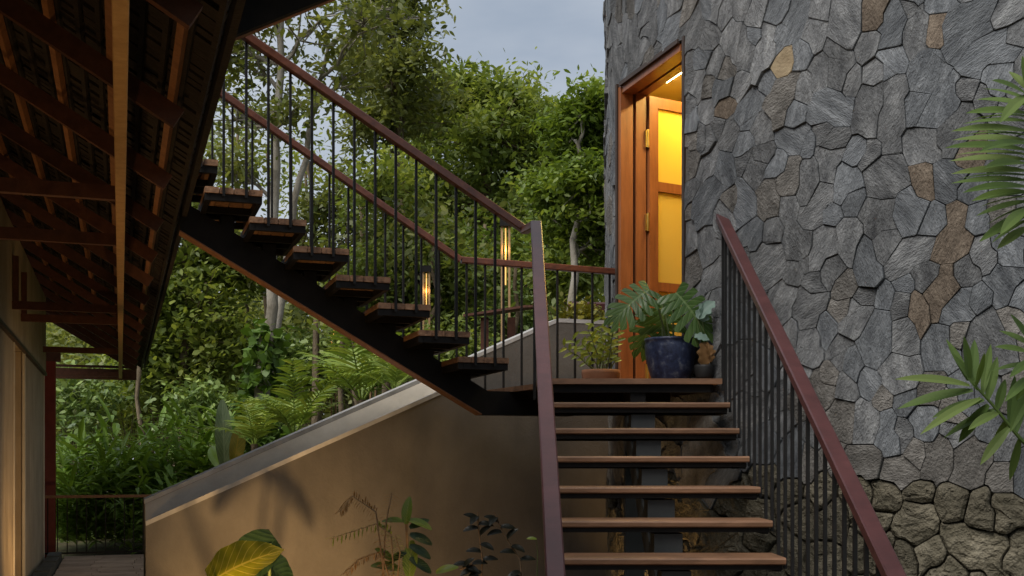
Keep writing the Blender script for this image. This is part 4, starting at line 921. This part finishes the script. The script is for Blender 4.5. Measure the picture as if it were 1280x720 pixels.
for s in (.1, 1.0): MB().box((fbp.x+s, fbp.y+.05, (zg+fbp.z-.06)/2), .04, .04, (fbp.z-.06-zg)/2).build('post', M_rwood, fb)

# ================================================================== pots on the landing
def pot(name, px, Y, prof, mat, lb, cat='pot'):
    x = (px-640)/F*Y; t = thing(name, (x, Y, LAND), lb, cat); MB().lathe((x, Y, LAND+.002), prof, 28).build('body', mat, t, smooth=True)
    r = prof[-1][0]; MB().lathe((x, Y, LAND+.002), [(r*.99, prof[-1][1]-.02), (r*.5, prof[-1][1]-.012), (.01, prof[-1][1]-.010)], 16, False).build('soil', M_soil, t); return Vector((x, Y, LAND + prof[-1][1]-.015))
pc = pot('plant_pot', 838, 7.56, [(.118,0),(.128,.01),(.155,.10),(.170,.18),(.174,.24),(.168,.262),(.175,.268),(.175,.284),(.160,.284),(.153,.245)], M_blueglaze, 'mottled dark blue glazed pot in front of the open door')
tp_ = pot('plant_pot', 751, 8.22, [(.125,0),(.132,.01),(.142,.10),(.140,.125),(.128,.125),(.122,.10)], M_terra, 'round terracotta pot left of the door frame')
kp = pot('plant_pot', 880, 7.42, [(.045,0),(.055,.02),(.065,.08),(.062,.095),(.056,.095),(.05,.08)], M_blackpot, 'small black pot behind the bars right of the blue pot')
def monstera(L_, mat, seed):
    rs = random.Random(seed); m = MB(); m.uv = []
    hw = lambda t: L_*.60*(math.sin(math.pi*min(1, .16+t*.80))**.75)*(1-.25*t)
    bend = lambda x, y: -.35*x*x/L_ - .5*y*y/L_
    def add(x, y, t, s): m.v.append((x, y, bend(x, y))); m.uv.append((s, t)); return len(m.v)-1
    K_ = 7
    for sgn in (-1, 1):
        for k in range(K_):
            t0, t1 = k/K_, (k+1)/K_; g = .10/K_
            rows = []
            for (f, gg) in ((0, 0), (.3, 0), (.5, g*.3), (.78, g*1.0), (1.0, g*1.5)):
                back = (-.20*(1-(t0+t1))*f if t0 < .5 else .10*f)*L_
                xa, xb = (t0+gg)*L_, (t1-gg)*L_; wa = hw(t0+gg)*f; wb = hw(t1-gg)*f
                if f == 1.0: wa *= .93; wb *= .93
                rows.append((add(xa+back+.12*L_*f*t0, sgn*wa, t0, sgn*f), add((xa+xb)/2+back+.12*L_*f*(t0+t1)/2, sgn*(wa+wb)/2*(1.05 if f == 1 else 1), (t0+t1)/2, sgn*f), add(xb+back+.12*L_*f*t1, sgn*wb, t1, sgn*f)))
            for a, b in zip(rows[:-1], rows[1:]):
                for j in range(2): m.f.append((a[j], a[j+1], b[j+1], b[j]) if sgn > 0 else (a[j], b[j], b[j+1], a[j+1]))
    return m.mesh('leaf', mat, True)
mo = thing('monstera_plant', pc, 'split leaf green plant growing in the blue pot', 'plant')
for (px, py, Y, L_, d, nr_) in [(812,362,7.45,.30,(-.75,-.3,-.45),(-.1,-.85,.6)), (845,366,7.40,.34,(.55,-.25,-.6),(.15,-.9,.45)), (828,378,7.60,.33,(.05,-.1,-1),(.0,-1,.2)), (818,392,7.66,.26,(-.35,-.2,-.8),(-.2,-1,.1))]:
    p = P(px, py, Y); link('leaf', monstera(L_, L_monst, px), mo, M=aim(p, d, nr_))
    MB().tube([pc + Vector((random.uniform(-.05,.05), random.uniform(-.04,.04), -.01)), pc.lerp(p, .55) + Vector((0, .02, .05)), p], [.008,.006,.004], 6).build('stem', M_stem, mo)
zz = thing('leafy_pot_plant', tp_, 'yellow green leafy plant spilling from the terracotta pot', 'plant')
rs = random.Random(8)
for (px, py) in ((705,432),(716,424),(735,412),(742,402),(752,408),(760,396),(766,412),(772,418),(757,424),(728,430),(745,420),(768,400)):
    e_ = P(px, py, 8.2 + rs.uniform(-.12,.10)); w = wig(tp_ + Vector((rs.gauss(0,.03), rs.gauss(0,.03), -.01)), e_, 5, .02, rs); w[3] += UP*.03
    s = MB(); s.tube(w, [.006,.006,.005,.004,.003,.002], 5); so_ = s.build('stem', M_stem, zz); lf = MB()
    for k in range(9):
        t = .35 + .65*k/8; i = min(4, int(t*5)); p = w[i].lerp(w[i+1], t*5-i) if t < 1 else w[5]; dd = (w[5]-w[2]).normalized(); sd = dd.cross(Vector((0,1,0))).normalized()
        strip_leaf(lf, p, dd*.6 + sd*(1 if k % 2 else -1)*.8 + Vector((0, rs.uniform(-.5,.3), .1)), rs.uniform(.055,.085), .026, .5, up=Vector((0,-1,.3)), seg=3)
    lf.build('leaves', L_zz, so_)
sv = thing('silver_leaf_plant', kp, 'pale silvery leaf and drooping dry brown leaf in the small black pot', 'plant')
def wavy(L_, w, mat, amp, seed): return broad_leaf(L_, lambda t: w*math.sin(math.pi*min(1, t*.9+.08))**.7*(1+.25*math.sin(t*19+seed)), 14, 6, .5, .3, amp, mat)
for px, py, d, L_, mt, nr_ in ((872,398,(.6,-.2,.75),.16,L_silver,(-.4,-.9,.3)), (878,402,(.25,-.1,.9),.14,L_silver,(.3,-.9,.2)), (868,420,(.7,-.2,-.1),.10,L_silver,(0,-.9,.5)), (880,428,(.05,-.1,-1),.17,L_dry,(.1,-1,.1)), (884,430,(.35,-.2,-.9),.12,L_dry,(.5,-.8,0))):
    p = P(px, py, 7.36); link('leaf', wavy(L_, .30, mt, .03, px), sv, M=aim(p, d, nr_)); MB().tube([kp, kp.lerp(p, .5)+Vector((.02,0,.02)), p], [.005,.004,.003], 5).build('stem', M_drystem if mt is L_dry else M_stem, sv)

# ================================================================== plants below the wall
def ground_at(px, Y): return Vector(((px-640)/F*Y, Y, 0))
ta = thing('taro_plant', ground_at(318, 7.5), 'big yellow lit heart shaped leaf over a dark leaf at the wall foot', 'plant')
hf = lambda t: .40*(math.sin(math.pi*min(1, .14+t*.86))**.8)*(1-.15*t)
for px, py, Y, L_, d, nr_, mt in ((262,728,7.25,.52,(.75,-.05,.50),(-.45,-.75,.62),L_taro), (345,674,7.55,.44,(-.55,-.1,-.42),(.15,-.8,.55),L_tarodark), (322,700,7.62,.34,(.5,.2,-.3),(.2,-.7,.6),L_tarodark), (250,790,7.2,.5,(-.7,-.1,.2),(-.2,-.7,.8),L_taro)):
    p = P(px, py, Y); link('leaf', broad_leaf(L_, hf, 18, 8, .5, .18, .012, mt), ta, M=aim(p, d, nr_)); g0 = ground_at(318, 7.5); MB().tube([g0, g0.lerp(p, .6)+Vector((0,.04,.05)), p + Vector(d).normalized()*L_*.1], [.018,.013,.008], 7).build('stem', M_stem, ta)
rp = thing('rubber_plant', ground_at(512, 7.7), 'upright plant with a tall smooth green leaf and darker leaves behind', 'plant')
g0 = ground_at(512, 7.7); ov = lambda t: .21*math.sin(math.pi*min(1, t*.9+.07))**.65
top = P(507, 640, 7.7); MB().tube([g0, g0.lerp(top,.5)+Vector((.02,0,0)), top], [.014,.011,.008], 7).build('stem', M_drystem, rp)
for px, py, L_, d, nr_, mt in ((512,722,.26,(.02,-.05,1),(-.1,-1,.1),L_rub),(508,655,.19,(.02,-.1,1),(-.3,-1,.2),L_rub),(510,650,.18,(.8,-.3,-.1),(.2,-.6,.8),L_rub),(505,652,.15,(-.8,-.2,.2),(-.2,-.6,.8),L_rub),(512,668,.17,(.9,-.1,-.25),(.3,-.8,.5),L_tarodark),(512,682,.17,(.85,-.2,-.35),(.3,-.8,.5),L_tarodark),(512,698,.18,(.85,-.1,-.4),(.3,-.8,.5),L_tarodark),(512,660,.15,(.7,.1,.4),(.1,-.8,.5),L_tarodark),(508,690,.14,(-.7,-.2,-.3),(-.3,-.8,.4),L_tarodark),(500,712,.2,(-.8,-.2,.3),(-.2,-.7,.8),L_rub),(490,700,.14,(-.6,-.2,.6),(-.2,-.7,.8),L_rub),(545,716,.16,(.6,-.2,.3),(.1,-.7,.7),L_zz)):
    p = P(px, py, 7.66); link('leaf', broad_leaf(L_, ov, 10, 4, .6, .25, .0, mt), rp, M=aim(p, d, nr_))
df = thing('drooping_fern', ground_at(480, 7.62), 'half withered brown and yellow fronds left of the rubber plant', 'plant')
g0 = ground_at(482, 7.62)
for pts_, mt in (([(478,720),(483,650),(490,616)],L_dry), ([(492,720),(489,668),(470,655),(412,674)],L_zz), ([(480,720),(470,640),(440,620),(424,640)],L_dry), ([(486,720),(476,690),(448,700),(430,718)],L_dry), ([(497,720),(500,690),(494,668)],L_zz)):
    w = [g0] + [P(x, y, 7.6) for x, y in pts_]; s = MB(); s.tube(w, [.009,.007,.005,.003,.002][:len(w)], 5); so_ = s.build('frond_stem', M_drystem, df); lf = MB()
    for i in range(1, len(w)-1):
        for k in range(11):
            p = w[i].lerp(w[i+1], k/11); dd = (w[i+1]-w[i]).normalized(); sd = dd.cross(Vector((0,1,0)))
            for sg in (-1, 1): strip_leaf(lf, p, dd*.5 + sd*sg*.8 + Vector((0, rs.uniform(-.4,.4), -.35)), rs.uniform(.035,.07), .012, .8, seg=3)
    lf.build('leaflets', mt, so_)
dk = thing('dark_leaf_plant', ground_at(612, 7.9), 'thin stemmed plant with small blackish leaves near the stairs', 'plant')
for pts_ in ([(600,760),(603,700),(598,660),(597,640)], [(655,760),(650,700),(628,665),(618,640)], [(600,735),(590,705),(575,712)]):
    w = [ground_at(612, 7.9)] + [P(x, y, 7.85) for x, y in pts_]; so_ = MB().tube(w, [.006]*len(w), 5).build('stem', M_drystem, dk)
    for i in range(1, len(w)-1):
        for k in range(4):
            p = w[i].lerp(w[i+1], k/4); a_ = (i*4+k)*2.4
            link('leaf', broad_leaf(.11, lambda t: .26*math.sin(math.pi*min(1, t*.9+.07))**.7, 6, 4, .8, .3, 0, L_purple), so_, M=aim(p, (math.cos(a_), -.3, .25+.3*math.sin(a_)), (.0,-.6,.8)))
sy = thing('yellow_seedling', ground_at(668, 7.6), 'tiny yellow green seedling leaf beside the left handrail', 'plant')
MB().tube([ground_at(668,7.6), P(672,690,7.6), P(670,674,7.6)], [.004,.003,.002], 5).build('stem', M_stem, sy)
link('leaf', broad_leaf(.07, ov, 6, 4, .5, .3, 0, L_zz), sy, M=aim(P(671,674,7.6), (-.9,-.1,.2), (0,-.7,.7)))

# ================================================================== near palm on the right
pr_ = Vector((2.35, 4.3, 0)); np_ = thing('palm', pr_, 'near palm fronds reaching in from the right edge before the stone wall', 'palm')
def frond_pts(rach, leaflets, Y, name='frond', w0=.05):
    pts = [P(x, y, Y + dy) for x, y, dy in rach]; m = MB(); w = []
    for i in range(len(pts)-1): w += [pts[i].lerp(pts[i+1], k/4) for k in range(4)]
    w.append(pts[-1]); m.tube(w, [.010*(1-.6*i/(len(w)-1)) for i in range(len(w))], 6)
    for (x0, y0, x1, y1, dy, ww) in leaflets:
        a, b = P(x0, y0, Y), P(x1, y1, Y + dy); d = b - a; strip_leaf(m, a, d + UP*.12*d.length, d.length*1.02, ww*.85, .28, up=Vector((.1,-.75,.6)), seg=8)
    return m.build(name, L_palmR, np_)
rs = random.Random(77)
lfs = [(1285,y_,x_,z_,d_,.045) for y_,x_,z_,d_ in ((126,1230,108,.2),(146,1215,146,.25),(170,1200,166,.28),(194,1196,190,.22),(220,1200,220,.25),(234,1204,236,-.2),(246,1226,256,.2),(258,1232,280,.15),(284,1246,310,.0),(180,1225,184,-.3))] + [(1283,y0,x1,y1,dy,.05) for y0,x1,y1,dy in ((112,1262,88,.1),(118,1240,98,-.1),(132,1222,122,.1),(142,1208,138,-.1),(152,1205,152,.15),(164,1190,160,-.1),(176,1192,172,.1),(188,1182,180,-.15),(200,1188,198,.1),(214,1190,214,0),(226,1190,226,.12),(240,1215,248,-.1),(252,1220,268,.1),(268,1224,300,-.05),(276,1240,302,.1),(120,1250,150,-.2),(205,1230,206,-.25),(262,1250,290,-.2))]
frond_pts([(1300,340,.0),(1292,240,0),(1284,110,.0),(1278,80,.05)], lfs + [(1284,110,1278,70,0,.04),(1284,112,1300,80,0,.04)], 4.1)
lf2 = [(1230,500,1165,520,.0,.05),(1244,512,1180,545,.12,.05),(1222,488,1190,440,.0,.045),(1228,492,1238,430,.08,.045),(1262,530,1268,470,.0,.05),(1270,540,1280,480,.1,.05),(1262,534,1225,580,.0,.05),(1274,548,1262,600,.08,.05),(1212,482,1120,470,-.1,.052),(1216,488,1122,508,.05,.058),(1226,498,1150,540,-.1,.045),(1236,506,1198,552,.1,.06),(1210,476,1184,424,.05,.045),(1212,474,1205,420,-.05,.05),(1216,478,1218,424,.1,.05),(1220,482,1230,440,-.1,.045),(1234,500,1246,446,.05,.05),(1246,512,1256,474,0,.045),(1248,516,1210,535,-.15,.045),(1258,524,1240,566,.1,.05)]
frond_pts([(1330,600,.0),(1275,548,0),(1240,505,0),(1208,470,.0)], lf2, 4.5)
lf3 = [(1285,440,1244,432,0,.04),(1288,432,1250,412,.1,.045),(1290,450,1262,470,-.1,.04),(1292,462,1270,500,.1,.04),(1288,428,1264,392,0,.04),(1290,455,1240,462,.1,.04),(1290,470,1256,500,-.1,.045),(1292,480,1262,540,0,.045)]
frond_pts([(1335,560,0),(1300,490,0),(1286,425,0)], lf3, 4.4)
m = MB()
for q in (P(1300,340,4.1), P(1330,600,4.5), P(1335,560,4.4)): m.tube([pr_, pr_.lerp(q, .5) + Vector((.05,0,.1)), q], [.03,.02,.010], 7)
m.build('stem', M_stem, np_)

# ================================================================== garden lights (low spike fittings out of view at the plants' feet)
def spike(loc, target, energy, lab, size=60, col=(1,.60,.24), blend=.7, rad=.03):
    loc = Vector(loc); d = (Vector(target)-loc).normalized(); t = thing('garden_spotlight', loc, lab, 'light', 'garden spotlights')
    MB().tube([(loc.x, loc.y, min(loc.z, 0)-.1), loc - d*.05], .01, 6).build('spike', M_steel, t)
    MB().tube([loc - d*.09, loc - d*.01, loc + d*.02], [.03,.042,.042], 12, cap=False).build('housing', M_steel, t)
    s = bpy.data.lights.new('spot', 'SPOT'); s.energy = energy; s.color = col; s.spot_size = R(size); s.spot_blend = blend; s.shadow_soft_size = rad * 2
    o = bpy.data.objects.new('spot', s); COL.objects.link(o); o.location = loc + d*.03; o.rotation_euler = (-d).to_track_quat('Z', 'Y').to_euler()
spike((-1.55, 6.75, .18), (-2.0, 8.5, .70), 66, 'low garden spotlight aimed at the big heart shaped leaf', 95)
spike((-1.72, 6.95, .35), (-1.72, 7.5, .93), 11, 'tiny garden spotlight close under the big heart shaped leaf', 70)
spike((-.70, 7.0, .18), (-.8, 8.2, .75), 15, 'low garden spotlight aimed past the rubber plant', 80)
spike((.72, 7.9, .12), (1.35, 8.3, 1.0), 26, 'low garden spotlight under the landing aimed at the rubble base', 110)
spike((-3.3, 6.8, .2), (-2.6, 7.6, 3.4), 24, 'garden spotlight aimed up into the near eaves', 100)
spike(A2*11.2 - B2*.42 + UP*.35, A2*12.8 - B2*.97 + UP*1.7, 7, 'garden spotlight at the foot of the plaster piers', 110)
spike(A2*10.6 + B2*.25 + UP*.3, A2*12.6 - B2*.97 + UP*1.5, 26, 'garden spotlight washing the nearer plaster pier', 110)
spike((-1.9, 3.6, .2), (-1.75, 4.9, 3.2), 24, 'garden spotlight below the eave beam nearest the viewer', 110)

print('leaves', NLEAF)
